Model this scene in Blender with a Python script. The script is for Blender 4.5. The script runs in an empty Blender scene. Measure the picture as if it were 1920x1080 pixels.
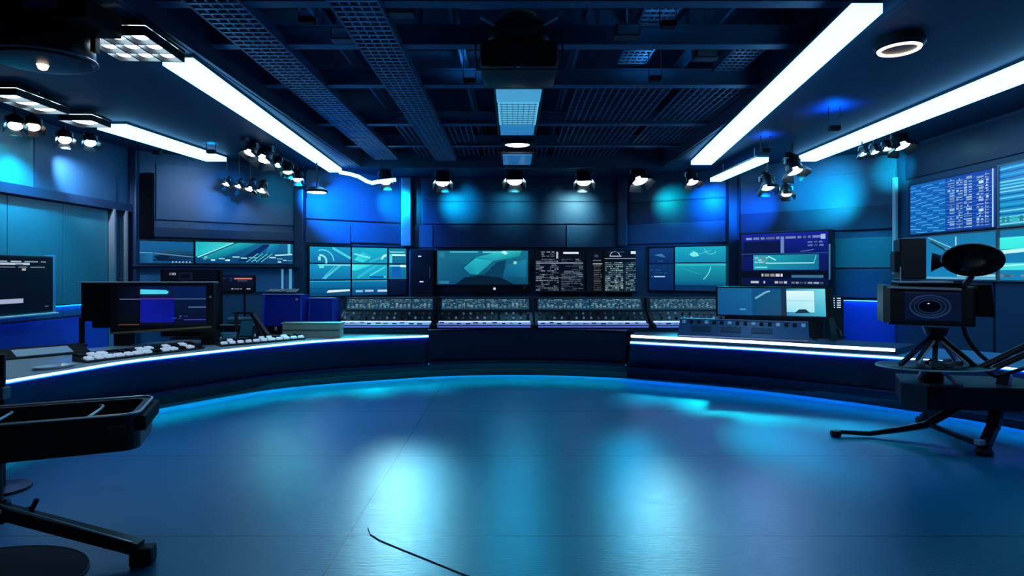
import bpy, bmesh, math, random
from mathutils import Vector, Matrix
random.seed(7)
PI = math.pi
SC = bpy.context.scene
COL = SC.collection
F, CX, HY, EYE = 1100.0, 960.0, 510.0, 1.8     # focal length in pixels, image centre column, horizon row, eye height

def P(px, py, D):
    return Vector(((px - CX) / F * D, D, EYE - (py - HY) / F * D))

def lin(c):
    return tuple((v / 12.92 if v <= 0.04045 else ((v + 0.055) / 1.055) ** 2.4) for v in (x / 255.0 for x in c))

# ------------------------------------------------------------------ materials
MATS = {}
def mat(name, color=(0.05, 0.05, 0.06), rough=0.5, metal=0.0, emit=None, strength=1.0, bump=0.0, bscale=40.0, var=0.0, spec=0.5):
    if name in MATS: return MATS[name]
    m = bpy.data.materials.new(name); m.use_nodes = True
    nt = m.node_tree; b = nt.nodes['Principled BSDF']
    b.inputs['Base Color'].default_value = (*color, 1)
    b.inputs['Roughness'].default_value = rough
    b.inputs['Metallic'].default_value = metal
    b.inputs['Specular IOR Level'].default_value = spec
    if emit:
        b.inputs['Emission Color'].default_value = (*emit, 1)
        b.inputs['Emission Strength'].default_value = strength
    if bump or var:
        tc = nt.nodes.new('ShaderNodeTexCoord'); n = nt.nodes.new('ShaderNodeTexNoise')
        n.inputs['Scale'].default_value = bscale; n.inputs['Detail'].default_value = 4
        nt.links.new(tc.outputs['Object'], n.inputs['Vector'])
        if bump:
            bp = nt.nodes.new('ShaderNodeBump'); bp.inputs['Strength'].default_value = bump; bp.inputs['Distance'].default_value = 0.01
            nt.links.new(n.outputs['Fac'], bp.inputs['Height']); nt.links.new(bp.outputs['Normal'], b.inputs['Normal'])
        if var:
            r = nt.nodes.new('ShaderNodeValToRGB')
            r.color_ramp.elements[0].color = (*[c * (1 - var) for c in color], 1)
            r.color_ramp.elements[1].color = (*[min(1, c * (1 + var)) for c in color], 1)
            nt.links.new(n.outputs['Fac'], r.inputs['Fac']); nt.links.new(r.outputs['Color'], b.inputs['Base Color'])
    MATS[name] = m
    return m

def screen_mat():
    if 'screen_picture' in MATS: return MATS['screen_picture']
    m = bpy.data.materials.new('screen_picture'); m.use_nodes = True
    nt = m.node_tree; b = nt.nodes['Principled BSDF']
    a = nt.nodes.new('ShaderNodeAttribute'); a.attribute_name = 'Col'
    b.inputs['Base Color'].default_value = (0.004, 0.005, 0.008, 1); b.inputs['Roughness'].default_value = 0.25
    b.inputs['Specular IOR Level'].default_value = 0.25
    nt.links.new(a.outputs['Color'], b.inputs['Emission Color']); b.inputs['Emission Strength'].default_value = 1.0
    MATS['screen_picture'] = m
    return m

BLACK = mat('black_metal', (0.008, 0.009, 0.011), 0.38, 0.0, bump=0.02, bscale=90)
BLACKM = mat('black_matte', (0.005, 0.005, 0.007), 0.7, spec=0.25)
DARK = mat('dark_grey_plastic', (0.02, 0.022, 0.028), 0.45, bump=0.03, bscale=120)
GREY = mat('grey_metal', (0.22, 0.24, 0.26), 0.4, 0.35, var=0.1)
STEEL = mat('bright_steel', (0.7, 0.72, 0.74), 0.35, 0.3)
GOLD = mat('brass', (0.9, 0.6, 0.28), 0.35, 0.4)
NAVY = mat('navy_panel', (0.008, 0.03, 0.075), 0.42, bump=0.015, bscale=25, var=0.12)
DESKF = mat('desk_front_laminate', (0.01, 0.028, 0.06), 0.4, bump=0.01, bscale=30, var=0.1)
DESKT = mat('desk_top_laminate', (0.5, 0.58, 0.62), 0.3, bump=0.01, bscale=60, var=0.06)
WALLM = mat('wall_paint', (0.018, 0.07, 0.14), 0.45, bump=0.02, bscale=18, var=0.15)
TEAL = mat('teal_panel', (0.03, 0.16, 0.2), 0.35, bump=0.01, bscale=18, var=0.08)
CEILM = mat('ceiling_paint', (0.01, 0.045, 0.095), 0.6, var=0.2, bscale=4)
BEAMM = mat('beam_paint', (0.05, 0.13, 0.22), 0.5, var=0.2, bscale=6)
DUCTM = mat('duct_metal', (0.24, 0.36, 0.5), 0.4, 0.3, var=0.25, bscale=5)
BLUEBOX = mat('blue_vinyl', (0.012, 0.035, 0.45), 0.35, bump=0.03, bscale=30)
CREAM = mat('cream_board', (0.55, 0.55, 0.42), 0.5, var=0.06, bscale=8)
WHITE_L = mat('strip_diffuser', (0.8, 0.85, 0.9), 0.4, emit=(0.17, 0.56, 1.0), strength=5.6)
LENS_W = mat('lamp_lens_white', (0.8, 0.85, 0.9), 0.3, emit=(0.6, 0.85, 1.0), strength=16)
LENS_C = mat('lamp_lens_cyan', (0.6, 0.85, 0.9), 0.3, emit=(0.35, 0.85, 1.0), strength=8)
LENS_WARM = mat('lamp_lens_warm', (0.9, 0.85, 0.75), 0.3, emit=(1.0, 0.82, 0.6), strength=3)
LED_W = mat('led_line_white', (0.8, 0.9, 1), 0.4, emit=(0.33, 0.66, 1.0), strength=3.2)
LED_B = mat('led_line_blue', (0.1, 0.2, 0.9), 0.4, emit=(0.0, 0.05, 1.0), strength=10.0)
LED_C = mat('led_line_cyan', (0.1, 0.6, 0.9), 0.4, emit=(0.0, 0.5, 0.8), strength=36.0)
LED_D = mat('led_line_azure', (0.1, 0.4, 0.9), 0.4, emit=(0.0, 0.3, 1.0), strength=26.0)
PANEL_L = mat('light_panel_diffuser', (0.3, 0.6, 0.75), 0.4, emit=(0.07, 0.35, 0.58), strength=0.8)
PANEL_D = mat('light_panel_dim', (0.1, 0.3, 0.5), 0.4, emit=(0.012, 0.11, 0.27), strength=0.9)
KEYW = mat('pale_key', (0.75, 0.8, 0.85), 0.35)
KEYL = mat('brightened_key', (0.8, 0.84, 0.88), 0.35, emit=(0.45, 0.6, 0.8), strength=0.55)  # pale keys with a glow added to brighten them
BLUELIT = mat('blue_lit_board', (0.008, 0.07, 0.42), 0.45, var=0.08, bscale=10)  # blue light wash put into the board's colour
KICK = mat('black_kick_panel', (0.002, 0.0025, 0.004), 0.8, spec=0.05)
GLASSD = mat('dark_lens_glass', (0.004, 0.006, 0.02), 0.08, spec=0.8)
RUBBER = mat('black_rubber', (0.01, 0.01, 0.011), 0.6)

# ------------------------------------------------------------------ mesh builder
class MB:
    def __init__(s): s.bm = bmesh.new(); s.ml = []
    def _faces(s, vs, fs, m=0):
        vv = [s.bm.verts.new(v) for v in vs]
        for f in fs:
            try:
                q = s.bm.faces.new([vv[i] for i in f]); q.material_index = m
            except ValueError: pass
        return vv
    def box(s, c, size, rz=0.0, rx=0.0, ry=0.0, m=0, bev=0.0):
        hx, hy, hz = size[0] / 2, size[1] / 2, size[2] / 2
        R = Matrix.Rotation(rz, 3, 'Z') @ Matrix.Rotation(rx, 3, 'X') @ Matrix.Rotation(ry, 3, 'Y')
        if bev <= 0:
            co = [Vector((x, y, z)) for x in (-hx, hx) for y in (-hy, hy) for z in (-hz, hz)]
            fs = [(0, 1, 3, 2), (4, 6, 7, 5), (0, 4, 5, 1), (2, 3, 7, 6), (0, 2, 6, 4), (1, 5, 7, 3)]
            s._faces([Vector(c) + R @ v for v in co], fs, m)
        else:
            t = bmesh.new(); bmesh.ops.create_cube(t, size=1.0)
            for v in t.verts: v.co = Vector((v.co.x * size[0], v.co.y * size[1], v.co.z * size[2]))
            bmesh.ops.bevel(t, geom=list(t.edges), offset=min(bev, min(size) * 0.45), segments=2, affect='EDGES', profile=0.6)
            t.verts.ensure_lookup_table(); t.verts.index_update()
            s._faces([Vector(c) + R @ v.co for v in t.verts], [[v.index for v in f.verts] for f in t.faces], m)
            t.free()
        return s
    def bar(s, a, b, w, h, m=0):                      # rectangular bar between two points
        a, b = Vector(a), Vector(b); d = (b - a); L = d.length; d.normalize()
        up = Vector((0, 0, 1)) if abs(d.z) < 0.95 else Vector((0, 1, 0))
        x = d.cross(up).normalized(); u = x.cross(d)
        co = [p + x * (sx * w / 2) + u * (sz * h / 2) for p in (a, b) for sx, sz in ((-1, -1), (1, -1), (1, 1), (-1, 1))]
        s._faces(co, [(3, 2, 1, 0), (4, 5, 6, 7), (0, 1, 5, 4), (1, 2, 6, 5), (2, 3, 7, 6), (3, 0, 4, 7)], m)
        return s
    def cyl(s, a, b, r0, r1=None, n=20, m=0, caps=True, sx=1.0):
        a, b = Vector(a), Vector(b); r1 = r0 if r1 is None else r1
        d = (b - a).normalized()
        up = Vector((0, 0, 1)) if abs(d.z) < 0.95 else Vector((0, 1, 0))
        x = d.cross(up).normalized(); u = x.cross(d)
        co = [p + (x * math.cos(2 * PI * i / n) * sx + u * math.sin(2 * PI * i / n)) * r for p, r in ((a, r0), (b, r1)) for i in range(n)]
        fs = [(i, (i + 1) % n, n + (i + 1) % n, n + i) for i in range(n)]
        if caps: fs += [tuple(range(n - 1, -1, -1)), tuple(range(n, 2 * n))]
        s._faces(co, fs, m); return s
    def tube(s, pts, r, n=8, m=0, r1=None):
        pts = [Vector(p) for p in pts]; K = len(pts); co = []
        px = None
        for i, p in enumerate(pts):
            d = (pts[min(i + 1, K - 1)] - pts[max(i - 1, 0)]).normalized()
            if px is None:
                up = Vector((0, 0, 1)) if abs(d.z) < 0.9 else Vector((0, 1, 0)); px = d.cross(up).normalized()
            px = (px - d * px.dot(d)).normalized(); u = px.cross(d)
            rr = r if r1 is None else r + (r1 - r) * i / (K - 1)
            co += [p + (px * math.cos(2 * PI * k / n) + u * math.sin(2 * PI * k / n)) * rr for k in range(n)]
        fs = [(i * n + k, i * n + (k + 1) % n, (i + 1) * n + (k + 1) % n, (i + 1) * n + k) for i in range(K - 1) for k in range(n)]
        fs += [tuple(range(n - 1, -1, -1)), tuple(range((K - 1) * n, K * n))]
        s._faces(co, fs, m); return s
    def lathe(s, prof, c=(0, 0, 0), axis='Z', n=28, m=0, sx=1.0, sy=1.0):
        c = Vector(c); co = []
        for r, h in prof:
            for k in range(n):
                a = 2 * PI * k / n; v = Vector((r * math.cos(a) * sx, r * math.sin(a) * sy, h))
                if axis == 'Y': v = Vector((v.x, -v.z, v.y))
                if axis == 'X': v = Vector((v.z, v.x, v.y))
                co.append(c + v)
        K = len(prof)
        fs = [(i * n + k, i * n + (k + 1) % n, (i + 1) * n + (k + 1) % n, (i + 1) * n + k) for i in range(K - 1) for k in range(n)]
        if prof[0][0] > 1e-5: fs.append(tuple(range(n - 1, -1, -1)))
        if prof[-1][0] > 1e-5: fs.append(tuple(range((K - 1) * n, K * n)))
        s._faces(co, fs, m); return s
    def prism(s, poly, x0, x1, m=0):                  # polygon in (y,z) pushed along x
        n = len(poly)
        co = [Vector((x0, y, z)) for y, z in poly] + [Vector((x1, y, z)) for y, z in poly]
        fs = [(i, (i + 1) % n, n + (i + 1) % n, n + i) for i in range(n)] + [tuple(range(n - 1, -1, -1)), tuple(range(n, 2 * n))]
        s._faces(co, fs, m); return s
    def slab(s, poly, z0, z1, m=0):                   # polygon in (x,y) pushed along z
        n = len(poly)
        co = [Vector((x, y, z0)) for x, y in poly] + [Vector((x, y, z1)) for x, y in poly]
        fs = [(i, (i + 1) % n, n + (i + 1) % n, n + i) for i in range(n)] + [tuple(range(n - 1, -1, -1)), tuple(range(n, 2 * n))]
        s._faces(co, fs, m); return s
    def grid(s, rows, m=0, close=False):              # rows of equal length point lists, as a skin
        n = len(rows[0]); co = [Vector(p) for r in rows for p in r]
        fs = [(i * n + k, i * n + k + 1, (i + 1) * n + k + 1, (i + 1) * n + k) for i in range(len(rows) - 1) for k in range(n - 1)]
        if close: fs += [((len(rows) - 1) * n + k, (len(rows) - 1) * n + k + 1, k + 1, k) for k in range(n - 1)]
        s._faces(co, fs, m); return s
    def build(s, name, mats, parent=None, world=False, smooth=False, caps=False):
        bmesh.ops.remove_doubles(s.bm, verts=s.bm.verts, dist=1e-6)
        bmesh.ops.recalc_face_normals(s.bm, faces=s.bm.faces)
        if world and parent is not None:
            M = Matrix.Translation(parent.location) @ Matrix.Rotation(parent.rotation_euler.z, 4, 'Z')
            bmesh.ops.transform(s.bm, matrix=M.inverted(), verts=s.bm.verts)
        me = bpy.data.meshes.new(name); s.bm.to_mesh(me); s.bm.free()
        for m in (mats if isinstance(mats, (list, tuple)) else [mats]): me.materials.append(m)
        if smooth:
            for p in me.polygons: p.use_smooth = True
            try: me.set_sharp_from_angle(angle=math.radians(40))
            except Exception: pass
        o = bpy.data.objects.new(name, me); COL.objects.link(o)
        if parent is not None: o.parent = parent
        return o

def thing(name, label, cat, loc=(0, 0, 0), rz=0.0, group=None):
    o = bpy.data.objects.new(name, None); COL.objects.link(o); o.empty_display_size = 0.1
    o.location = loc; o.rotation_euler = (0, 0, rz); o['label'] = label; o['category'] = cat
    if group: o['group'] = group
    return o
def tag(o, label, cat, group=None):
    o['label'] = label; o['category'] = cat
    if group: o['group'] = group
    return o
def struct(o, label=None):
    o['kind'] = 'structure'
    if label: o['label'] = label
    return o
def copy_tree(o, parent=None):
    c = o.copy(); COL.objects.link(c)
    if parent is not None: c.parent = parent
    for ch in list(o.children): copy_tree(ch, c)
    return c

def spot(pos, target, color, power, angle=50, blend=0.6, radius=0.06):
    l = bpy.data.lights.new('spot_lamp', 'SPOT'); l.energy = power; l.color = color
    l.spot_size = math.radians(angle); l.spot_blend = blend; l.shadow_soft_size = radius
    o = bpy.data.objects.new('spot_lamp', l); COL.objects.link(o)
    o.location = pos; o.rotation_euler = (Vector(target) - Vector(pos)).to_track_quat('-Z', 'Y').to_euler()
    return o

# ------------------------------------------------------------------ pictures on screens: coloured polygons in one mesh
class Paint:
    """A lit picture: polygons in (u,v) from the lower left corner, facing local -Y at depth y, each vertex with its own colour."""
    def __init__(s, w, h, bg, bg2=None, gain=1.0):
        s.w, s.h, s.v, s.f, s.c, s.n, s.g = w, h, [], [], [], 0, gain
        bg2 = bg2 or bg
        s.quad(0, 0, 1, 1, [bg2, bg2, bg, bg])
    def poly(s, pts, cols, g=None):
        cols = [cols] * len(pts) if not isinstance(cols, list) else cols
        b = len(s.v); g = s.g if g is None else g
        for (u, v), c in zip(pts, cols):
            s.v.append((u * s.w, -0.0006 * s.n, v * s.h)); s.c.append(tuple(x * g for x in lin(c)) + (1.0,))
        s.f.append(tuple(range(b, b + len(pts)))); s.n += 1
    def quad(s, u0, v0, u1, v1, cols, g=None): s.poly([(u0, v0), (u1, v0), (u1, v1), (u0, v1)], cols, g)
    def line(s, a, b, t, cols, g=None):
        ax, ay, bx, by = a[0] * s.w, a[1] * s.h, b[0] * s.w, b[1] * s.h
        L = math.hypot(bx - ax, by - ay) or 1; nx, ny = -(by - ay) / L * t / 2, (bx - ax) / L * t / 2
        s.poly([((ax + nx) / s.w, (ay + ny) / s.h), ((ax - nx) / s.w, (ay - ny) / s.h), ((bx - nx) / s.w, (by - ny) / s.h), ((bx + nx) / s.w, (by + ny) / s.h)], cols, g)
    def text(s, u0, v0, u1, v1, rows, col, fill=0.65, wmin=0.02, wmax=0.12, g=None, seed=0, thick=0.5):
        rnd = random.Random(seed); n0 = s.n
        for r in range(rows):
            vv = v1 - (r + 0.75) * (v1 - v0) / rows; hh = (v1 - v0) / rows * thick; u = u0
            while u < u1 - wmin:
                w = min(rnd.uniform(wmin, wmax), u1 - u)
                if rnd.random() < fill:
                    k = rnd.uniform(0.45, 1.0); s.n = n0
                    s.quad(u, vv, u + w, vv + hh, tuple(x * k for x in col), g)
                u += w + wmin * 0.6
        s.n = n0 + 1
    def arc(s, c, r, a0, a1, t, col, n=14, g=None):
        n0 = s.n
        for i in range(n):
            p, q = (math.radians(a0 + (a1 - a0) * k / n) for k in (i, i + 1)); s.n = n0
            s.line((c[0] + r * math.cos(p) / s.w, c[1] + r * math.sin(p) / s.h), (c[0] + r * math.cos(q) / s.w, c[1] + r * math.sin(q) / s.h), t, col, g)
        s.n = n0 + 1
    def build(s, name, parent, loc=(0, 0, 0), rx=0.0):
        me = bpy.data.meshes.new(name); me.from_pydata(s.v, [], s.f)
        at = me.color_attributes.new('Col', 'FLOAT_COLOR', 'POINT')
        for i, c in enumerate(s.c): at.data[i].color = c
        me.materials.append(screen_mat())
        o = bpy.data.objects.new(name, me); COL.objects.link(o); o.parent = parent
        o.location = loc; o.rotation_euler = (rx, 0, 0)
        return o

class Plane:
    """An upright wall plane through two floor points, seen from the room; u runs from the first point to the second."""
    def __init__(s, p0, p1):
        s.p0, s.p1 = Vector((*p0, 0)), Vector((*p1, 0)); d = s.p1 - s.p0; s.L = d.length; s.u = d.normalized()
        s.r = math.atan2(s.u.y, s.u.x); s.n = Vector((math.sin(s.r), -math.cos(s.r), 0))
    def hit(s, px, py, off=0.0):
        d = Vector(((px - CX) / F, 1, -(py - HY) / F)); o = Vector((0, 0, EYE))
        t = (s.p0 + s.n * off - o).dot(s.n) / d.dot(s.n); w = o + d * t
        return (w - s.p0).dot(s.u), w.z
    def pt(s, u, z, off=0.0):
        v = s.p0 + s.u * u + s.n * off; return Vector((v.x, v.y, z))
# ------------------------------------------------------------------ the room
W0 = Plane((-8, -3), (-8, 12.3)); W1 = Plane((-8, 12.3), (-5.2, 14.5)); W2 = Plane((-5.2, 14.5), (-2.88, 16))
W3 = Plane((-2.88, 16), (2.98, 16)); W4 = Plane((2.98, 16), (5.4, 14.6)); W5 = Plane((5.4, 14.6), (8, 12.2)); W6 = Plane((8, 12.2), (8, -3))

def floor_mat():
    m = bpy.data.materials.new('floor_resin'); m.use_nodes = True; nt = m.node_tree; N = nt.nodes.new; L = nt.links.new
    b = nt.nodes['Principled BSDF']
    tc = N('ShaderNodeTexCoord')
    n1 = N('ShaderNodeTexNoise'); n1.inputs['Scale'].default_value = 0.9; n1.inputs['Detail'].default_value = 4
    L(tc.outputs['Object'], n1.inputs['Vector'])
    cr = N('ShaderNodeValToRGB'); cr.color_ramp.elements[0].position = 0.3; cr.color_ramp.elements[1].position = 0.7
    cr.color_ramp.elements[0].color = (0.006, 0.15, 0.265, 1); cr.color_ramp.elements[1].color = (0.009, 0.19, 0.32, 1)
    L(n1.outputs['Fac'], cr.inputs['Fac'])
    # joints between floor sheets: three running across, one running away
    sx = N('ShaderNodeSeparateXYZ'); L(tc.outputs['Object'], sx.inputs[0])
    def near(out, v, w):
        a = N('ShaderNodeMath'); a.operation = 'COMPARE'; L(out, a.inputs[0]); a.inputs[1].default_value = v; a.inputs[2].default_value = w
        return a.outputs[0]
    acc = None
    for out, v, w in ((sx.outputs[1], 4.0, 0.006), (sx.outputs[1], 5.74, 0.007), (sx.outputs[1], 7.6, 0.008), (sx.outputs[0], -1.12, 0.005)):
        k = near(out, v, w)
        if acc is None: acc = k
        else:
            mx = N('ShaderNodeMath'); mx.operation = 'MAXIMUM'; L(acc, mx.inputs[0]); L(k, mx.inputs[1]); acc = mx.outputs[0]
    mix = N('ShaderNodeMix'); mix.data_type = 'RGBA'; L(acc, mix.inputs[0]); L(cr.outputs['Color'], mix.inputs[6]); mix.inputs[7].default_value = (0.004, 0.015, 0.03, 1)
    L(mix.outputs[2], b.inputs['Base Color'])
    mp = N('ShaderNodeMapping'); mp.inputs['Scale'].default_value = (4, 46, 1); L(tc.outputs['Object'], mp.inputs['Vector'])
    n2 = N('ShaderNodeTexNoise'); n2.inputs['Scale'].default_value = 2.0; n2.inputs['Detail'].default_value = 6; L(mp.outputs[0], n2.inputs['Vector'])
    bp = N('ShaderNodeBump'); bp.inputs['Strength'].default_value = 0.3; bp.inputs['Distance'].default_value = 0.008
    L(n2.outputs['Fac'], bp.inputs['Height']); L(bp.outputs['Normal'], b.inputs['Normal'])
    b.inputs['Roughness'].default_value = 0.3; b.inputs['Specular IOR Level'].default_value = 0.42; b.inputs['Specular Tint'].default_value = (0.3, 0.85, 1.0, 1)
    return m
poly = [(-8.2, -3.2), (8.2, -3.2), (8.2, 12.3), (5.5, 14.8), (3.05, 16.2), (-2.95, 16.2), (-5.3, 14.7), (-8.2, 12.4)]
struct(MB().slab(poly, -0.15, 0).build('floor', floor_mat()))
struct(MB().slab(poly, 5.5, 5.6).build('ceiling', CEILM))
WALL_H = 5.5
def wall(name, pl, thick=0.15):
    a, b = pl.p0, pl.p1; o = -pl.n * thick
    q = [(a.x, a.y), (b.x, b.y), ((b + o).x, (b + o).y), ((a + o).x, (a + o).y)]
    return struct(MB().slab(q, 0, WALL_H).build(name, WALLM))
for nm, pl in (('wall_left', W0), ('wall_rear_left', W1), ('wall_back_left', W2), ('wall_back', W3), ('wall_back_right', W4), ('wall_rear_right', W5), ('wall_right', W6)):
    wall(nm, pl)
# the lowered side and back ceilings around the open bay
def soffit(q, z0=4.36, z1=4.5): return MB().slab(q, z0, z1)
struct(soffit([(-8, -3), (-3.75, -3), (-3.75, 14.4), (-2.88, 14.4), (-2.88, 16), (-5.2, 14.5), (-8, 12.3)]).build('ceiling_left', CEILM))
struct(soffit([(3.75, -3), (8, -3), (8, 12.2), (5.4, 14.6), (2.98, 16), (2.98, 14.4), (3.75, 14.4)]).build('ceiling_right', CEILM))
struct(soffit([(-2.88, 14.4), (2.98, 14.4), (2.98, 16), (-2.88, 16)]).build('ceiling_back', CEILM))

TRIM = [0]
def trim(mb, m, label=None):
    TRIM[0] += 1
    return struct(mb.build('trim_%d' % TRIM[0], m), label)

# wall panels: raised boards with open joints between them
def boards(pl, cells, m, off=0.03, gap=0.012):
    for (u0, z0, u1, z1) in cells:
        mb = MB(); c = pl.pt((u0 + u1) / 2, (z0 + z1) / 2, off / 2 + 0.002)
        mb.box(c, (u1 - u0 - gap, off, z1 - z0 - gap), rz=pl.r, bev=0.006)
        trim(mb, m)
lw = lambda px: W0.hit(px, 500)[0]
boards(W0, [(lw(-420), 1.0, lw(-190), 3.02), (lw(-190), 1.0, lw(10), 3.02), (lw(10), 1.0, lw(115), 3.02), (lw(115), 1.0, lw(200), 3.02)], TEAL)
boards(W0, [(lw(-420), 0.1, lw(-60), 0.98), (lw(-60), 0.1, lw(200), 0.98)], BLUELIT)
trim(MB().box(W0.pt(10, 3.12, 0.06), (10.6, 0.12, 0.16), rz=W0.r), NAVY)
boards(W0, [(lw(-420), 3.2, lw(-190), 4.3), (lw(-190), 3.2, lw(60), 4.3)], TEAL)
boards(W0, [(lw(60), 3.2, lw(215), 4.3)], WALLM)
for px, w in ((203, 0.05), (226, 0.05)):            # upright rails at the end of the left wall
    trim(MB().box(W0.pt(lw(px), 1.55, 0.07), (w, 0.14, 3.0), rz=W0.r), GREY)
def band(pl, px0, py0, px1, py1, m, off=0.05, z=None):
    u0, z1 = pl.hit(px0, py0); u1, _ = pl.hit(px1, py0); _, z0 = pl.hit((px0 + px1) / 2, py1)
    u0, u1 = max(0.02, u0), min(pl.L - 0.02, u1)
    trim(MB().box(pl.pt((u0 + u1) / 2, (z0 + z1) / 2, off / 2 + 0.002), (u1 - u0, off, z1 - z0), rz=pl.r, bev=0.008), m)
# rear-left: upper curved board and dark lintel
band(W1, 292, 306, 560, 418, WALLM, 0.05)
u0, z1 = W1.hit(250, 322); u1, z0 = W1.hit(288, 446); r_ = 0.3                # dark arched niche board
pl_ = [(u0, z0), (u1, z0), (u1, z1)] + [(u0 + r_ - r_ * math.sin(a * PI / 12), z1 - r_ * 0.5 + r_ * 0.5 * math.cos(a * PI / 12)) for a in range(7)]
mb = MB(); n_ = len(pl_); q0 = [W1.pt(u, z, 0.003) for u, z in pl_]; q1 = [W1.pt(u, z, 0.09) for u, z in pl_]
mb._faces(q0 + q1, [(i, (i + 1) % n_, n_ + (i + 1) % n_, n_ + i) for i in range(n_)] + [tuple(range(n_ - 1, -1, -1)), tuple(range(n_, 2 * n_))]); trim(mb, KICK)
band(W1, 248, 424, 562, 448, NAVY, 0.08)
# back-left: two blue upper boards, dark lintel
band(W2, 572, 372, 762, 414, WALLM, 0.05); band(W2, 572, 418, 656, 456, WALLM, 0.05); band(W2, 658, 418, 762, 456, WALLM, 0.05)
# back centre: three tiers
band(W3, 792, 346, 1156, 378, WALLM, 0.05); band(W3, 792, 381, 1156, 420, WALLM, 0.08)
band(W3, 815, 423, 1060, 464, NAVY, 0.1); band(W3, 1062, 423, 1158, 464, WALLM, 0.1); band(W3, 768, 423, 812, 464, WALLM, 0.06)
band(W4, 1170, 346, 1362, 378, WALLM, 0.05); band(W4, 1170, 380, 1362, 418, NAVY, 0.05); band(W4, 1172, 422, 1362, 456, WALLM, 0.07)
band(W5, 1390, 346, 1690, 396, WALLM, 0.05); band(W5, 1390, 402, 1690, 434, NAVY, 0.07)
band(W5, 1566, 448, 1688, 502, TEAL, 0.04); band(W5, 1566, 505, 1688, 558, WALLM, 0.04); band(W5, 1566, 566, 1688, 668, BLUELIT, 0.03)
# columns at the corners of the back wall
for (x, y, w, m) in ((-5.2, 14.4, 0.22, NAVY), (5.42, 14.48, 0.22, NAVY), (-7.9, 12.28, 0.14, NAVY)):
    trim(MB().box((x, y, 2.18), (w, w, 4.34), bev=0.02), m)
for (x, m) in ((-2.84, GREY), (2.96, NAVY)): trim(MB().box((x, 15.84, 3.42), (0.26, 0.24, 1.84), bev=0.02), m)
trim(MB().box((7.9, 12.1, 2.75), (0.05, 0.1, 2.0)), STEEL)
# right wall boards
rw = lambda px: W6.hit(px, 500)[0]
boards(W6, [(rw(1700), 0.2, rw(1866), 1.66), (rw(1870), 0.2, rw(2080), 1.66), (rw(2084), 0.2, rw(2400), 1.66)], WALLM)
boards(W6, [(rw(1700), 3.66, rw(2050), 4.3)], NAVY)

# ------------------------------------------------------------------ the open ceiling bay
nb = 0
for D in (5.2, 6.1, 7.25, 8.8, 11.1, 13.0):
    nb += 1
    mb = MB(); mb.box((0, D, 4.70), (7.5, 0.05, 0.22)); mb.box((0, D, 4.815), (7.5, 0.16, 0.02)); mb.box((0, D, 4.59), (7.5, 0.16, 0.02))
    struct(mb.build('beam_cross_%d' % nb, BEAMM))
for X in (-2.35, -0.72, 0.9, 2.55):
    nb += 1
    mb = MB(); mb.box((X, 5.7, 4.90), (0.04, 17.2, 0.12)); mb.box((X, 5.7, 4.97), (0.12, 17.2, 0.02))
    struct(mb.build('beam_long_%d' % nb, BEAMM))
# bay upstands
trim(MB().box((-3.72, 5.7, 4.93), (0.06, 17.3, 1.12)), CEILM); trim(MB().box((3.72, 5.7, 4.93), (0.06, 17.3, 1.12)), CEILM); trim(MB().box((0, 14.42, 4.93), (7.4, 0.06, 1.12)), CEILM)
# grille panels laid between the beams (open bars)
for (x0, x1, y0, y1) in ((1.0, 2.45, 8.95, 10.95), (1.0, 2.45, 11.25, 12.85), (1.0, 2.45, 13.15, 14.3), (-0.65, 0.8, 13.15, 14.3), (2.65, 3.65, 8.95, 10.95), (2.65, 3.65, 11.25, 12.85), (-2.25, -0.8, 11.25, 12.85), (-2.25, -0.8, 13.15, 14.3)):
    mb = MB(); n = int((x1 - x0) / 0.11)
    for i in range(n + 1): mb.box((x0 + (x1 - x0) * i / n, (y0 + y1) / 2, 4.64), (0.022, y1 - y0, 0.04))
    k = int((y1 - y0) / 0.2)
    for i in range(k + 1): mb.box(((x0 + x1) / 2, y0 + (y1 - y0) * i / k, 4.655), (x1 - x0, 0.025, 0.02))
    trim(mb, BEAMM)
# perforated cable trays running away
def cable_tray(X, y0, y1, w, z, label):
    t = thing('ceiling_cable_tray', label, 'cable tray', (X, y0, z), 0, 'cable trays in the open ceiling')
    L = y1 - y0
    for s in (-1, 1): MB().box((s * w / 2, L / 2, 0.05), (0.025, L, 0.12)).build('rail', BEAMM, t)
    mb = MB(); n = int(L / 0.12)
    for i in range(n + 1): mb.box((0, L * i / n, 0), (w, 0.035, 0.015))
    for k in range(1, 5): mb.box((-w / 2 + w * k / 5, L / 2, 0.004), (0.02, L, 0.012))
    mb.build('mesh_bed', DUCTM, t)
    mb = MB()
    for k in range(6):
        x = -w / 2 + w * (k + 0.6) / 6.2
        mb.tube([(x + 0.02 * math.sin(i * 1.3 + k), L * i / 14, 0.045 + 0.012 * math.sin(i * 2.1 + k * 2)) for i in range(15)], 0.016, n=6)
    c = mb.build('cable_run', RUBBER, t); c['label'] = 'black cables lying in the tray'
cable_tray(-3.05, 5.4, 14.3, 0.55, 4.55, 'perforated cable tray nearest the long tube light with the lamp bank')
cable_tray(-1.6, 5.4, 14.3, 0.5, 4.52, 'perforated cable tray between its twin and the hanging projector')
cable_tray(1.75, 5.4, 8.6, 0.4, 4.86, 'short cable tray above the cross beams, beside the hanging projector')
cable_tray(3.2, 7.5, 14.3, 0.4, 4.8, 'narrow cable tray beside the brightest long tube light')
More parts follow.
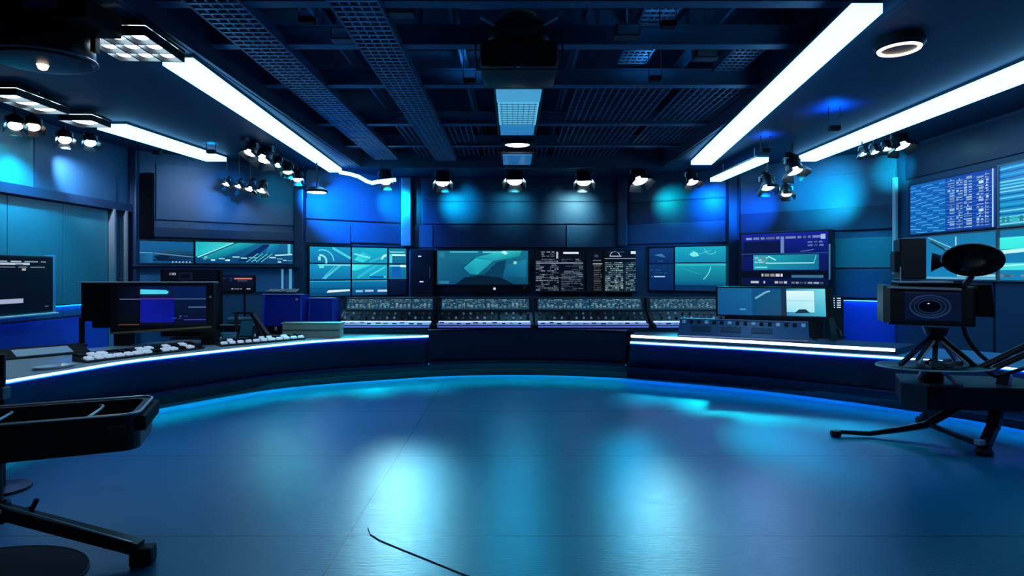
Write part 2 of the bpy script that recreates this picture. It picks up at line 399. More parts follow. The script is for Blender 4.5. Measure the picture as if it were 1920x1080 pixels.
# ducts running across
for i, (D, z, h, x0, x1) in enumerate(((5.75, 5.1, 0.26, -3.6, 3.6), (6.75, 5.15, 0.3, -3.6, 3.6), (7.95, 5.12, 0.3, -3.6, 3.6), (9.6, 5.2, 0.3, -3.6, -0.2))):
    t = thing('ceiling_air_duct', ['rectangular air duct over the nearest ceiling beams', 'rectangular air duct above the hanging projector collar', 'rectangular air duct just behind the hanging projector housing', 'short rectangular air duct ending over the cyan light panel'][i], 'air duct', ((x0 + x1) / 2, D, z), 0, 'air ducts in the open ceiling')
    MB().box((0, 0, 0), (x1 - x0, 0.42, h), bev=0.02).build('duct_body', DUCTM, t)
    k = int((x1 - x0) / 1.2)
    for j in range(k + 1):
        MB().box((-(x1 - x0) / 2 + (x1 - x0) * j / k * 0.98 + 0.03, 0, 0), (0.04, 0.47, h + 0.05)).build('flange', BEAMM, t)
    for j in range(3):
        MB().cyl((-(x1 - x0) * 0.4 + (x1 - x0) * 0.4 * j, 0, h / 2), (-(x1 - x0) * 0.4 + (x1 - x0) * 0.4 * j, 0, 5.5 - z - 0.001), 0.012, n=8).build('hanger_rod', STEEL, t)
# junction boxes on the beams
for (x, y, lab) in ((-2.0, 7.0, 'small grey junction box hung by the cable trays'), (1.35, 6.9, 'small grey junction box beside the hanging projector'), (2.5, 7.6, 'small grey junction box near the brightest tube light'), (-1.2, 6.3, 'small grey junction box on the nearest ceiling beam')):
    t = thing('ceiling_junction_box', lab, 'junction box', (x, y, 4.62), 0, 'junction boxes on the ceiling beams')
    MB().box((0, 0, 0), (0.3, 0.16, 0.14), bev=0.01).build('box_body', DARK, t)
    MB().cyl((0, 0, 0.07), (0, 0, 0.87), 0.012, n=8).build('conduit', GREY, t)
    MB().box((0, -0.085, 0), (0.24, 0.012, 0.1)).build('cover', GREY, t)

# ------------------------------------------------------------------ long tube lights under the ceiling
def strip(a, b, w0, w1, label, z=4.28):
    a, b = Vector((*a, 0)), Vector((*b, 0)); t = thing('ceiling_tube_light', label, 'ceiling light', (a.x, a.y, z), 0, 'long white tube lights')
    d = (b - a); n = Vector((-d.y, d.x, 0)).normalized(); b = b - a
    q = [Vector((-w0 / 2, 0, 0)), Vector((w0 / 2, 0, 0)), b + Vector((w1 / 2, 0, 0)), b - Vector((w1 / 2, 0, 0))]
    MB().slab([(p.x, p.y) for p in q], -0.05, 0.04).build('diffuser', WHITE_L, t)
    e = 0.0
    q2 = [q[0] + Vector((-e, -e, 0)), q[1] + Vector((e, -e, 0)), q[2] + Vector((e, e, 0)), q[3] + Vector((-e, e, 0))]
    MB().slab([(p.x, p.y) for p in q2], 0.04, 0.079).build('housing', GREY, t)
    return t
strip((-3.93, 6.9), (-4.3, 14.3), 0.36, 0.30, 'long white tube light beyond the lamp bank with nine cells')
strip((-6.82, 10.0), (-6.5, 12.9), 0.5, 0.44, 'short white tube light by the wall with the black monitor')
strip((3.33, 5.5), (4.29, 13.3), 0.29, 0.46, 'longest white tube light along the open ceiling bay edge')
strip((6.28, 3.6), (6.45, 12.9), 0.5, 0.45, 'long white tube light nearest the data display wall')
t = strip((5.0, 11.7), (4.96, 14.3), 0.24, 0.26, 'very short white tube light near the back spotlights', z=4.05)
for y in (0.4, 2.2): MB().cyl((0, y, 0.079), (0, y, 0.309), 0.01, n=8).build('hanger_rod', STEEL, t)
# ------------------------------------------------------------------ lamps
def lamp_can(label, pos, r, aim, lens, group, power=0, color=(1, 1, 1), angle=55, top=4.36, blend=1.0, can=None):
    """A stage spotlight hung in a yoke: can, lens, yoke, hanger, four barn doors."""
    pos = Vector(pos); t = thing('ceiling_spotlight', label, 'spotlight', pos, 0, group)
    bd = (Vector(aim) - pos).normalized(); d = Vector(can or (bd.x * 0.25, -0.55 + 0.15 * bd.y, -1.0)).normalized()
    up = Vector((0, 0, 1)); x = d.cross(up).normalized() if abs(d.z) < 0.98 else Vector((1, 0, 0)); u = x.cross(d)
    back = -d * r * 1.9
    mb = MB(); mb.cyl(back, (0, 0, 0), r * 0.75, r, n=20); mb.cyl(back * 1.25, back, r * 0.45, r * 0.72, n=16)
    for k in range(4): mb.cyl(back * (0.35 + 0.15 * k), back * (0.39 + 0.15 * k), r * 0.97, n=20)
    body = mb.build('can', BLACK, t, smooth=True)
    mb = MB(); mb.lathe([(0.0, r * 0.28), (r * 0.5, r * 0.22), (r * 0.85, r * 0.1), (r * 0.93, 0.0)], n=20)
    M = d.to_track_quat('Z', 'Y').to_matrix().to_4x4()
    bmesh.ops.transform(mb.bm, matrix=M, verts=mb.bm.verts)
    mb.build('lens', lens, body, smooth=True)
    top_z = top - pos.z; c = back * 0.45
    mb = MB()
    h = Vector((c.x, c.y, r * 1.45))
    for s in (-1, 1):
        mb.bar(c + x * s * r * 1.08, Vector((c.x, c.y, 0)) + x * s * r * 1.08 + Vector((0, 0, h.z)), r * 0.16, r * 0.3)
    mb.bar(h - x * r * 1.16, h + x * r * 1.16, r * 0.3, r * 0.14); mb.build('yoke', GREY, t)
    MB().cyl(h, (h.x, h.y, top_z), max(0.012, r * 0.16), n=10).build('hanger', BLACK, t)
    for k, (ax, s) in enumerate(((u, 1), (u, -1), (x, 1), (x, -1))):
        o = x if k < 2 else u
        a, b = ax * s * r * 1.0, ax * s * r * 1.42 + d * r * 0.75
        mb = MB(); mb._faces([a - o * r * 0.7, a + o * r * 0.7, b + o * r * 0.95, b - o * r * 0.95, a - o * r * 0.7 + ax * s * 0.006, a + o * r * 0.7 + ax * s * 0.006, b + o * r * 0.95 + ax * s * 0.006, b - o * r * 0.95 + ax * s * 0.006],
                  [(0, 1, 2, 3), (7, 6, 5, 4), (0, 4, 5, 1), (1, 5, 6, 2), (2, 6, 7, 3), (3, 7, 4, 0)])
        mb.build('barn_door', BLACK, body)
    if power: spot(pos + d * r * 1.6, aim, color, power * 1.9, angle, blend, radius=0.05)
    return t
CY, BL, WH, TQ, GR = (0.0, 0.5, 0.9), (0.0, 0.12, 1.0), (0.45, 0.62, 0.9), (0.0, 0.55, 0.65), (0.22, 0.55, 0.6)
gb = 'spotlights in a row before the back wall'
def wallhit(pl, px, py): u, z = pl.hit(px, py); return pl.pt(u, z)
lamp_can('back-row spotlight under the far end of the bent tube light', P(722, 340, 14.7), 0.16, wallhit(W2, 745, 385), LENS_W, gb, 190, CY, 62)
lamp_can('back-row spotlight between the bent tube light and the middle lamp', P(830, 342, 14.9), 0.18, wallhit(W3, 862, 385), LENS_W, gb, 130, CY, 62)
lamp_can('back-row spotlight in the middle, below the cyan light panels', P(965, 339, 14.9), 0.21, wallhit(W3, 958, 395), LENS_W, gb, 55, (0.03, 0.4, 0.6), 75)
lamp_can('square-lit back-row spotlight just beside the middle lamp', P(1095, 341, 14.9), 0.19, wallhit(W3, 1075, 400), LENS_W, gb, 125, GR, 78)
lamp_can('back-row spotlight between the square-lit lamp and the very short tube', P(1200, 338, 14.7), 0.21, wallhit(W4, 1260, 385), LENS_W, gb, 100, TQ, 60)
lamp_can('last back-row spotlight touching the very short tube light', P(1298, 341, 14.0), 0.15, wallhit(W4, 1330, 385), LENS_W, gb, 260, (0.0, 0.2, 1.0), 66)
gl = 'spotlights on the rail by the rear left screens'
rail = thing('ceiling_lighting_rail', 'black lighting rail carrying spotlights by the rear wall', 'lighting rail', (-5.05, 11.0, 4.3))
MB().box((0, 1.7, 0), (0.05, 3.4, 0.05)).build('bar', BLACK, rail)
for y in (0.2, 1.7, 3.2): MB().cyl((0, y, 0.02), (0, y, 0.059), 0.02, n=8).build('clamp', GREY, rail)
for i, (px, py, D, r, lens, lab, tg, pw, cl, an) in enumerate(((470, 281, 11.3, 0.12, LENS_W, 'rail spotlight nearest the wall tube light end', (345, 375), 90, WH, 40), (503, 294, 11.9, 0.17, LENS_W, 'brightest and largest spotlight on the rail', (425, 378), 120, (0.0, 0.25, 1.0), 44),
        (528, 309, 12.6, 0.10, LENS_C, 'small cyan rail spotlight behind the brightest one', (520, 365), 60, TQ, 40), (552, 322, 13.2, 0.11, LENS_C, 'cyan rail spotlight second from the far end', (645, 392), 1500, (0.0, 0.26, 1.0), 62), (583, 336, 13.8, 0.11, LENS_W, 'rail spotlight at the far end by the round downlight', (690, 430), 500, (0.0, 0.1, 1.0), 60))):
    p = P(px, py, D); p.x = -5.05; p.z = min(p.z, 4.1)
    lamp_can(lab, p, r, wallhit(W1 if i < 3 else W2, *tg), lens, gl, pw, cl, an, top=4.27)
for i, (px, py) in enumerate(((424, 345), (447, 349), (468, 354), (490, 357))):
    lamp_can(['low-hung small spotlight nearest the dark arch', 'second low-hung small spotlight from the dark arch', 'third low-hung small spotlight from the dark arch', 'low-hung small spotlight farthest from the dark arch'][i], P(px, py, 12.9), 0.08 if i < 2 else 0.11, wallhit(W1, px - 15, 420), LENS_W, 'low spotlights before the rear left wall', 12 if i in (0, 3) else 0, WH, 60)
gr = 'spotlights on the rear right side'
lamp_can('spotlight hung just past the end of the data wall tube light', P(1490, 320, 11.6), 0.17, wallhit(W5, 1535, 362), LENS_W, gr, 430, CY, 58)
lamp_can('low spotlight below the very short tube light', P(1440, 351, 12.6), 0.15, wallhit(W5, 1400, 392), LENS_C, gr, 460, (0.0, 0.18, 1.0), 56)
lamp_can('small warm spotlight hanging lowest near the rack monitor', P(1475, 364, 12.3), 0.11, wallhit(W4, 1265, 442), LENS_WARM, gr, 460, (0.0, 0.3, 1.0), 30)
for i, (px, py, r) in enumerate(((1618, 289, 0.07), (1640, 285, 0.08), (1663, 279, 0.08), (1690, 273, 0.16))):
    lamp_can(['smallest spotlight of the short row by the data wall', 'second spotlight of the short row by the data wall', 'third spotlight of the short row by the data wall', 'brightest spotlight of the short row by the data wall'][i], P(px, py, 10.9), r, wallhit(W5, 1678, 322) if i == 3 else wallhit(W5, 1567, 402), LENS_C, 'spotlights in a short row by the data wall', [0, 260, 0, 330][i], [CY, (0.1, 0.7, 0.9), CY, TQ][i], [44, 20, 44, 36][i])
gw = 'spotlights along the left wall'
for i, (px, py, D) in enumerate(((22, 236, 9.0), (62, 238, 9.2), (118, 262, 10.0), (150, 268, 10.6))):
    p = P(px, py, D); p.x = max(p.x, -7.62)
    lamp_can(['wall-side spotlight nearest the camera by the cell lamps', 'wall-side spotlight second from the camera, faintly lit', 'wall-side spotlight above the white pool of light', 'wall-side spotlight farthest along the panelled wall'][i], p, 0.1, wallhit(W0, *[(15, 345), (40, 440), (142, 345), (120, 450)][i]), [LENS_C, LENS_WARM, LENS_W, LENS_C][i], gw, [20, 420, 300, 60][i], [TQ, (0.0, 0.42, 0.75), WH, CY][i], [95, 85, 62, 80][i], can=(0.5, -0.5, -1))

# round downlight and the warm ring lamp
t = thing('ceiling_round_downlight', 'round white downlight hanging before the blue back board', 'downlight', P(594, 361, 13.0))
MB().lathe([(0.0, 0.0), (0.2, 0.0)], n=28).build('diffuser', LENS_W, t); MB().lathe([(0.2, 0.001), (0.235, 0.0), (0.24, 0.05), (0.12, 0.12), (0.02, 0.14), (0, 0.14)], n=28).build('housing', BLACK, t, smooth=True)
MB().cyl((0, 0, 0.13), (0, 0, 4.36 - t.location.z), 0.015, n=8).build('hanger_rod', BLACK, t)
t = thing('ceiling_ring_lamp', 'warm glowing ring lamp on a bracket between two tube lights', 'ring lamp', P(1686, 92, 6.4))
mb = MB(); mb.tube([(0.19 * math.cos(a * PI / 16), 0.19 * math.sin(a * PI / 16), 0) for a in range(33)], 0.022, n=8); mb.build('ring', LENS_WARM, t)
MB().lathe([(0.215, 0.0), (0.25, 0.04), (0.22, 0.16), (0.08, 0.2), (0, 0.2)], n=28).build('shade', BLACK, t, smooth=True)
MB().tube([(0, 0, 0.2), (0, 0, 0.26), (0.12, 0, 0.27)], 0.02).build('bracket', BLACK, t); MB().box((0.2, 0, 0.24), (0.16, 0.12, 0.08), bev=0.01).build('ballast_box', GREY, t)
MB().cyl((0.2, 0, 0.28), (0.2, 0, 4.36 - t.location.z), 0.014, n=8).build('hanger_rod', BLACK, t)
# bent tube joining the long strip to the back row
t = thing('ceiling_bent_tube_light', 'bent white tube light linking the long tube to the back row', 'tube light', P(637, 323, 14.25))
pts = [P(637, 323, 14.25), P(655, 326, 14.2), P(672, 331, 14.2), P(688, 340, 14.1), P(697, 343, 14.05), P(715, 340, 13.95), P(742, 337, 13.95)]
pts[0].z -= 0.0
mb = MB(); mb.tube([p - t.location for p in pts], 0.045, n=10); mb.build('tube', WHITE_L, t, smooth=True)
for p in (pts[1], pts[-2]): MB().cyl(p - t.location + Vector((0, 0, 0.03)), Vector((p.x, p.y, 4.36)) - t.location, 0.01, n=8).build('hanger_rod', BLACK, t)
# banks of lamp cells
def cell_bank(label, loc, cells, size, rz, z_top=4.36):
    t = thing('ceiling_lamp_bank', label, 'lamp bank', loc, rz, 'lamp banks with white cells')
    nx, ny = cells; cw, cd = size
    mb = MB()
    for i in range(nx + 1): mb.box((-cw * nx / 2 + cw * i, 0, 0.02), (0.02, cd * ny, 0.09))
    for j in range(ny + 1): mb.box((0, -cd * ny / 2 + cd * j, 0.02), (cw * nx, 0.02, 0.09))
    mb.box((0, 0, 0.09), (cw * nx + 0.02, cd * ny + 0.02, 0.03)); mb.build('louvre_frame', BLACK, t)
    for i in range(nx):
        for j in range(ny):
            mb = MB(); mb.lathe([(0, -0.02), (0.5, 0.0), (0.84, 0.03), (0.9, 0.06)], n=20, sx=cw / 2, sy=cd / 2)
            o = mb.build('lamp_cell', LENS_W, t, smooth=True); o.location = (-cw * nx / 2 + cw * (i + 0.5), -cd * ny / 2 + cd * (j + 0.5), 0)
    for s in (-1, 1): MB().cyl((s * cw * nx * 0.35, 0, 0.1), (s * cw * nx * 0.35, 0, z_top - loc[2]), 0.014, n=8).build('hanger_rod', STEEL, t)
    mb = MB(); mb.tube([(-cw * nx * 0.4, cd * ny * 0.3, 0.105), (-cw * nx * 0.2, cd * ny * 0.5, 0.16), (0.05, cd * ny * 0.55, 0.15), (cw * nx * 0.4, cd * ny * 0.6, 0.18)], 0.014); mb.build('cable', RUBBER, t)
    return t
cell_bank('lamp bank of nine white cells ahead of the long tube light', (-4.05, 6.25, 4.2), (3, 3), (0.235, 0.25), 0.04)
cell_bank('narrow lamp bank of three white cells along the wall tube line', (-6.9, 8.35, 4.2), (1, 3), (0.46, 0.32), 0.02)
cell_bank('single-cell lamp fixed between the three-cell bank and the wall tube', (-6.85, 9.42, 4.2), (1, 1), (0.5, 0.45), 0.02)
# large dark studio light in the near corner
t = thing('ceiling_large_studio_light', 'large dark oval studio light hanging in the near ceiling corner', 'studio light', P(80, 118, 5.6))
mb = MB(); mb.lathe([(0.0, -0.02), (0.34, -0.015), (0.42, 0.0), (0.45, 0.05), (0.44, 0.22), (0.36, 0.33), (0.2, 0.38), (0, 0.38)], n=36, sx=1.0, sy=0.8)
mb.build('housing', BLACK, t, smooth=True)
mb = MB(); mb.tube([(0.46 * math.cos(a * PI / 18), 0.37 * math.sin(a * PI / 18), 0.03) for a in range(37)], 0.012, n=6); mb.build('rim', GREY, t)
MB().lathe([(0, -0.075), (0.035, -0.06), (0.05, -0.02)], n=14).build('bulb', LENS_WARM, t, smooth=True)
MB().bar((0.5, 0, 0.1), (0.5, 0, 0.5), 0.05, 0.06).build('yoke_arm', BLACK, t); MB().bar((-0.5, 0, 0.1), (-0.5, 0, 0.5), 0.05, 0.06).build('yoke_arm', BLACK, t); MB().bar((-0.53, 0, 0.5), (0.53, 0, 0.5), 0.06, 0.04).build('yoke_bridge', GREY, t)
MB().cyl((0, 0, 0.5), (0, 0, 4.36 - t.location.z), 0.03, n=12).build('hanger', BLACK, t)
t = thing('ceiling_dimmer_box', 'black dimmer box above the lamp bank with nine cells', 'dimmer box', (-4.25, 5.55, 4.2))
MB().box((0, 0, 0), (0.8, 0.5, 0.2), bev=0.02).build('casing', BLACKM, t); MB().box((0.0, -0.26, 0.02), (0.3, 0.02, 0.06)).build('name_strip', GREY, t); MB().box((-0.25, 0, 0.11), (0.1, 0.3, 0.1)).build('bracket', GREY, t)

# centre: hanging projector, light panels
t = thing('ceiling_hanging_projector', 'black hanging projector with brass collar in the middle of the ceiling', 'projector', (0.08, 6.9, 4.05))
MB().box((0, 0.1, 0.22), (0.9, 0.8, 0.34), bev=0.09).build('housing', BLACK, t, smooth=True)
MB().lathe([(0.30, 0.40), (0.36, 0.46), (0.34, 0.6), (0.22, 0.7), (0.12, 0.72), (0, 0.72)], n=28).build('motor_dome', BLACK, t, smooth=True)
mb = MB(); mb.lathe([(0.16, 0.74), (0.20, 0.735), (0.205, 0.76), (0.16, 0.765)], n=32); mb.build('collar', GOLD, t, smooth=True)
MB().cyl((0, 0, 0.7), (0, 0, 1.44), 0.045, n=14).build('pole', GREY, t)
for s in (-1, 1): MB().tube([(s * 0.08, -0.1, 0.46), (s * 0.3, -0.2, 0.58), (s * 0.44, -0.25, 0.64)], 0.014).build('brace', STEEL, t)
mb = MB()
for s in (-1, 1):
    mb.tube([(s * 0.47, -0.32, 0.02), (s * 0.49, -0.34, 0.2), (s * 0.47, -0.32, 0.44)], 0.01)
mb.tube([(-0.47, -0.32, 0.44), (0, -0.36, 0.45), (0.47, -0.32, 0.44)], 0.01); mb.tube([(-0.47, -0.32, 0.02), (0, -0.36, 0.01), (0.47, -0.32, 0.02)], 0.01); mb.build('guard_cage', DARK, t)
MB().box((0, -0.32, 0.33), (0.55, 0.02, 0.07), bev=0.006).build('red_band', mat('dark_red_band', (0.12, 0.012, 0.008), 0.5), t)
MB().cyl((0, -0.29, 0.17), (0, -0.36, 0.17), 0.12, 0.13, n=24).build('lens_barrel', GLASSD, t, smooth=True)
for i in range(6): MB().cyl((0.25 * math.cos(i * PI / 3), 0.25 * math.sin(i * PI / 3), 0.40), (0.25 * math.cos(i * PI / 3), 0.25 * math.sin(i * PI / 3), 0.52), 0.022, n=8).build('bolt', STEEL, t)
t = thing('ceiling_light_panel', 'long cyan light panel with a ribbed middle under the ceiling beams', 'light panel', (0.1, 8.65, 4.5), 0, 'cyan light panels in the ceiling')
MB().box((0, 1.45, 0.03), (0.76, 2.98, 0.05), bev=0.01).build('housing', DARK, t)
MB().box((0, 0.33, -0.005), (0.68, 0.6, 0.02)).build('plain_end', PANEL_L, t)
MB().box((0, 1.36, -0.005), (0.66, 1.44, 0.02)).build('ribbed_diffuser', mat('ribbed_panel', (0.4, 0.7, 0.8), 0.4, emit=(0.11, 0.46, 0.68), strength=0.9), t)
MB().box((0, 2.48, -0.005), (0.64, 0.78, 0.02), bev=0.005).build('dim_end', mat('panel_mid', (0.1, 0.4, 0.6), 0.4, emit=(0.025, 0.2, 0.46), strength=0.8), t)
mb = MB()
for i in range(10): mb.box((0, 0.72 + 1.28 * i / 9, -0.022), (0.6, 0.012, 0.016))
for i in range(7): mb.box((-0.27 + 0.09 * i, 1.36, -0.02), (0.008, 1.34, 0.012))
mb.build('rib_grille', STEEL, t)
t = thing('ceiling_small_downlight', 'small oval white downlight between the two cyan light panels', 'downlight', P(970, 272, 12.55))
MB().lathe([(0, -0.03), (0.2, -0.02), (0.26, 0.0)], n=24, sy=0.6).build('diffuser', LENS_W, t, smooth=True); MB().box((0, 0, 0.05), (0.72, 0.36, 0.1), bev=0.02).build('housing', BLACK, t)
MB().cyl((0, 0, 0.1), (0, 0, 0.45), 0.02, n=8).build('hanger_rod', BLACK, t)
t = thing('ceiling_light_panel', 'shorter dim blue light panel nearest the back-row spotlights', 'light panel', (0.12, 13.05, 4.42), 0, 'cyan light panels in the ceiling')
MB().box((0, 0.62, 0.03), (0.76, 1.3, 0.05), bev=0.01).build('housing', DARK, t); MB().box((0, 0.62, -0.005), (0.66, 1.2, 0.02)).build('diffuser', PANEL_D, t)
for s in (-0.3, 0.3): MB().cyl((s, 0.62, 0.05), (s, 0.62, 0.4), 0.01, n=8).build('hanger_rod', STEEL, t)

# blue washes on the lowered ceiling and cyan patches, from up-lights hung under it
def uplight(label, pos, aim, color, power, angle):
    t = thing('ceiling_up_light', label, 'up light', pos, 0, 'small up lights washing the ceiling')
    MB().box((0, 0, 0), (0.16, 0.1, 0.07), bev=0.01).build('casing', BLACKM, t)
    MB().box((0, 0, 0.037), (0.13, 0.07, 0.006)).build('lens', GLASSD, t)
    for s in (-1, 1): MB().cyl((s * 0.088, 0, 0), (s * 0.088, 0, (4.36 if abs(pos[0]) > 3.75 else 5.5) - pos[2]), 0.007, n=6).build('hanger_rod', BLACK, t)
    spot((pos[0], pos[1], pos[2] + 0.06), aim, color, power, angle, 1.0, 0.03)
uplight('up light washing deep blue between the two right tube lights', (5.0, 9.1, 4.03), (5.0, 9.12, 4.36), BL, 60, 155)
uplight('up light washing blue near the very short tube light', (4.75, 11.0, 4.08), (4.75, 11.02, 4.36), BL, 26, 155)
uplight('up light washing cyan above the rear left rail', (-6.0, 11.7, 4.2), (-6.0, 11.72, 4.36), CY, 7, 168)
uplight('up light washing cyan beside the end of the wall tube light', (-7.2, 11.9, 4.22), (-7.2, 11.92, 4.36), CY, 4, 168)

for i, (x, y) in enumerate(((-2.2, 6.3), (1.7, 6.4), (-0.6, 8.3), (2.0, 8.2))):  # added lamps that brighten the dark ceiling bay
    nm = ['nearest the short wide tray', 'beside the projector pole', 'between the cable trays and the cyan panel', 'over the cross beam beside the cyan panel'][i]
    uplight('added up light %s, washing the air ducts' % nm, (x, y, 4.5), (x, y + 0.2, 5.4), (0.05, 0.42, 1.0), 16, 150)
# ------------------------------------------------------------------ the curved desk
def arcF(x): return 0.26 + 10.0 * math.sqrt(max(0.0, 1 - (x / 7.5) ** 2))
def smooth_pts(pts, n):
    """Catmull-Rom through pts, n samples evenly by index."""
    out = []; K = len(pts)
    for i in range(n):
        t = i / (n - 1) * (K - 1); k = min(int(t), K - 2); f = t - k
        p = [Vector(pts[min(max(k + j, 0), K - 1)]) for j in (-1, 0, 1, 2)]
        out.append(0.5 * ((2 * p[1]) + (p[2] - p[0]) * f + (2 * p[0] - 5 * p[1] + 4 * p[2] - p[3]) * f * f + (3 * p[1] - p[0] - 3 * p[2] + p[3]) * f ** 3))
    return out
desk = thing('curved_studio_desk', 'huge curved dark blue studio desk with light lines along its edges', 'desk', (0, 10.2, 0))
NS = 41
# top front edges of the wings (x, y, z) and the floor line below them, both from the outer end to the inner end
LT = smooth_pts([(-5.35, 4.6, 0.7), (-5.16, 5.87, 0.7), (-4.97, 6.61, 0.7), (-4.79, 7.25, 0.7), (-4.45, 7.81, 0.7), (-3.69, 8.83, 0.7), (-2.86, 9.62, 0.7), (-1.44, 10.2, 0.7)], NS)
LF = smooth_pts([(-5.75, 4.6, 0), (-5.5, 5.9, 0), (-5.2, 6.75, 0), (-4.95, 7.3, 0), (-4.64, 7.75, 0), (-3.9, 8.78, 0), (-3.0, 9.42, 0), (-1.44, 10.07, 0)], NS)
RT = smooth_pts([(1.94, 9.62, 0.66), (3.53, 8.83, 0.66), (4.5, 8.25, 0.66), (5.35, 7.75, 0.66), (5.9, 7.1, 0.66), (6.3, 6.2, 0.66), (6.5, 4.9, 0.66)], NS)
RF = smooth_pts([(1.94, 9.92, 0), (3.53, 9.08, 0), (4.5, 8.3, 0), (5.22, 7.55, 0), (5.72, 6.9, 0), (6.05, 6.1, 0), (6.3, 4.9, 0)], NS)
CTX = [-1.44 + (1.94 + 1.44) * i / 20 for i in range(21)]
CT = [Vector((x, arcF(x) + 0.13 * math.sin(PI * i / 20) + (0.13 * (1 - i / 20) - 0.3 * (i / 20)) * 0.0 + 0.06, 0.79)) for i, x in enumerate(CTX)]
CF = [Vector((x, arcF(x), 0)) for x in CTX]
def back(a, b, d):                                  # point on the line of plan, pushed d metres away from the room centre
    c = Vector((0, 3.5, 0)); v = (a - c); v.z = 0; v.normalize(); return a + v * d
def mid(f, t, k): return f + (t - f) * k
def front(T, Fl, name):
    mb = MB(); KP = 0.36
    rows = []
    for t, f in zip(T, Fl):
        k = mid(f, Vector((t.x, t.y, t.z)), KP)
        rows.append([back(f, 0, 0.03), back(k, 0, 0.03), k, mid(f, t, 0.5), mid(f, t, 0.75), t + Vector((0, 0, -0.02)), back(t, 0, 0.3) + Vector((0, 0, -0.02)), back(f, 0, 0.5)])
    mb.grid(rows); return mb
front(LT, LF, 0).build('front_panel', DESKF, desk, world=True, smooth=True)
front(RT, RF, 0).build('front_panel', DESKF, desk, world=True, smooth=True)
front(CT, CF, 0).build('front_panel', DESKF, desk, world=True, smooth=True)
for T, Fl in ((LT, LF), (CT, CF), (RT, RF)):        # dark plinth along the floor
    mb = MB(); rows = []
    for t, f in zip(T, Fl):
        g = back(f, 0, -0.012); rows.append([g, g + Vector((0, 0, 0.10)), back(f, 0, 0.02) + Vector((0, 0, 0.1)), back(f, 0, 0.02)])
    mb.grid(rows); mb.build('plinth', BLACKM, desk, world=True)
# worktops
def top(T, depth, name, m, th=0.035):
    mb = MB(); rows = []
    for i, t in enumerate(T):
        d = depth(i / (len(T) - 1)); b = back(t, 0, d)
        rows.append([t + Vector((0, 0, -th)), t, b, b + Vector((0, 0, -th)), t + Vector((0, 0, -th))])
    mb.grid(rows)
    for r in (rows[0], rows[-1]): mb._faces(r[:4], [(0, 1, 2, 3)])
    return mb.build(name, m, desk, world=True)
w = top(LT, lambda f: 1.75 if f < 0.84 else 1.75 - (f - 0.84) * 7.0, 'worktop', DESKT); w['label'] = 'pale grey worktop of the wing with the big monitor'
w = top(RT, lambda f: 1.45 if f > 0.3 else 0.9 + 1.8 * f, 'worktop', mat('blue_worktop', (0.12, 0.36, 0.62), 0.3), th=0.03); w['label'] = 'blue worktop of the wing with the triple-picture monitor'
deck = MB().slab([(-3.2, 10.42), (4.05, 10.42), (4.05, 11.6), (-3.2, 11.6)], 0.0, 0.79).build('console_deck', DESKF, desk, world=True)
mb = MB(); mb.grid([[t, back(t, 0, 0.35), back(t, 0, 0.35) + Vector((0, 0, -0.02)), t + Vector((0, 0, -0.02))] for t in CT]); mb.build('deck_lip', DESKF, desk, world=True)
# glowing edge lines
def led(T, r, name, m, off=-0.012, dz=-0.012):
    mb = MB(); mb.tube([back(t, 0, off) + Vector((0, 0, dz)) for t in T], r, n=8); return mb.build(name, m, desk, world=True)
led(LT, 0.014, 'led_line', LED_W)['label'] = 'white light line of the wing with the big monitor'
led(RT, 0.014, 'led_line', LED_W)['label'] = 'white light line of the wing with the triple-picture monitor'
# deep blue tape tucked under the worktop nosing, shining down the front
def tape(T, m, off, dz, wd=0.03):
    mb = MB(); mb.grid([[back(t, 0, off) + Vector((0, 0, dz)), back(t, 0, off + wd) + Vector((0, 0, dz)), back(t, 0, off + wd) + Vector((0, 0, dz + 0.01)), back(t, 0, off) + Vector((0, 0, dz + 0.01)), back(t, 0, off) + Vector((0, 0, dz))] for t in T])
    return mb.build('led_tape', m, desk, world=True)
tape(LT[4:], LED_B, -0.035, -0.035)
tape(RT, LED_B, -0.03, -0.035)
# a low rail along the foot of the desk with a light tape tucked below it
KF = 0.3
for T, Fl, m in ((LT, LF, LED_C), (CT, CF, LED_C), (RT, RF, LED_D)):
    mb = MB(); mb.grid([[back(f, 0, -0.003), back(mid(f, t, KF), 0, -0.003)] for t, f in zip(T, Fl)]); mb.build('kick_panel', KICK, desk, world=True)
    mb = MB(); rows = []
    for t, f in zip(T, Fl):
        k = mid(f, t, KF); g = back(k, 0, -0.15); Z = Vector((0, 0, 0.02)); g2 = back(k, 0, -0.144); rows.append([g - Z * 0.9, g + Z, back(k, 0, 0.02) + Z, back(k, 0, 0.02), g2, g2 - Z * 0.9, g - Z * 0.9])
    mb.grid(rows); rail_ = mb.build('glow_rail', DESKF, desk, world=True)
    mb = MB(); mb.grid([[back(mid(f, t, KF), 0, -0.12) + Vector((0, 0, -0.002)), back(mid(f, t, KF), 0, -0.06) + Vector((0, 0, -0.002))] for t, f in zip(T, Fl)])
    tp = mb.build('led_tape', m, desk, world=True); tp.parent = rail_
# a raised shelf edge on the right wing with its own thick light line
RS = [back(t, 0, 0.14) + Vector((0, 0, 0.085)) for t in RT[:19]]
mb = MB(); mb.grid([[t + Vector((0, 0, -0.083)), t, back(t, 0, 0.95), back(t, 0, 0.95) + Vector((0, 0, -0.083))] for t in RS])
for r in (RS[0], RS[-1]): mb._faces([r + Vector((0, 0, -0.083)), r, back(r, 0, 0.95), back(r, 0, 0.95) + Vector((0, 0, -0.083))], [(0, 1, 2, 3)])
mb.build('raised_shelf', NAVY, desk, world=True)
led(RS, 0.022, 'led_line', mat('led_line_bright', (0.8, 0.9, 1), 0.4, emit=(0.6, 0.85, 1.0), strength=3.2), -0.014, -0.01)['label'] = 'thick white light line on the raised shelf'

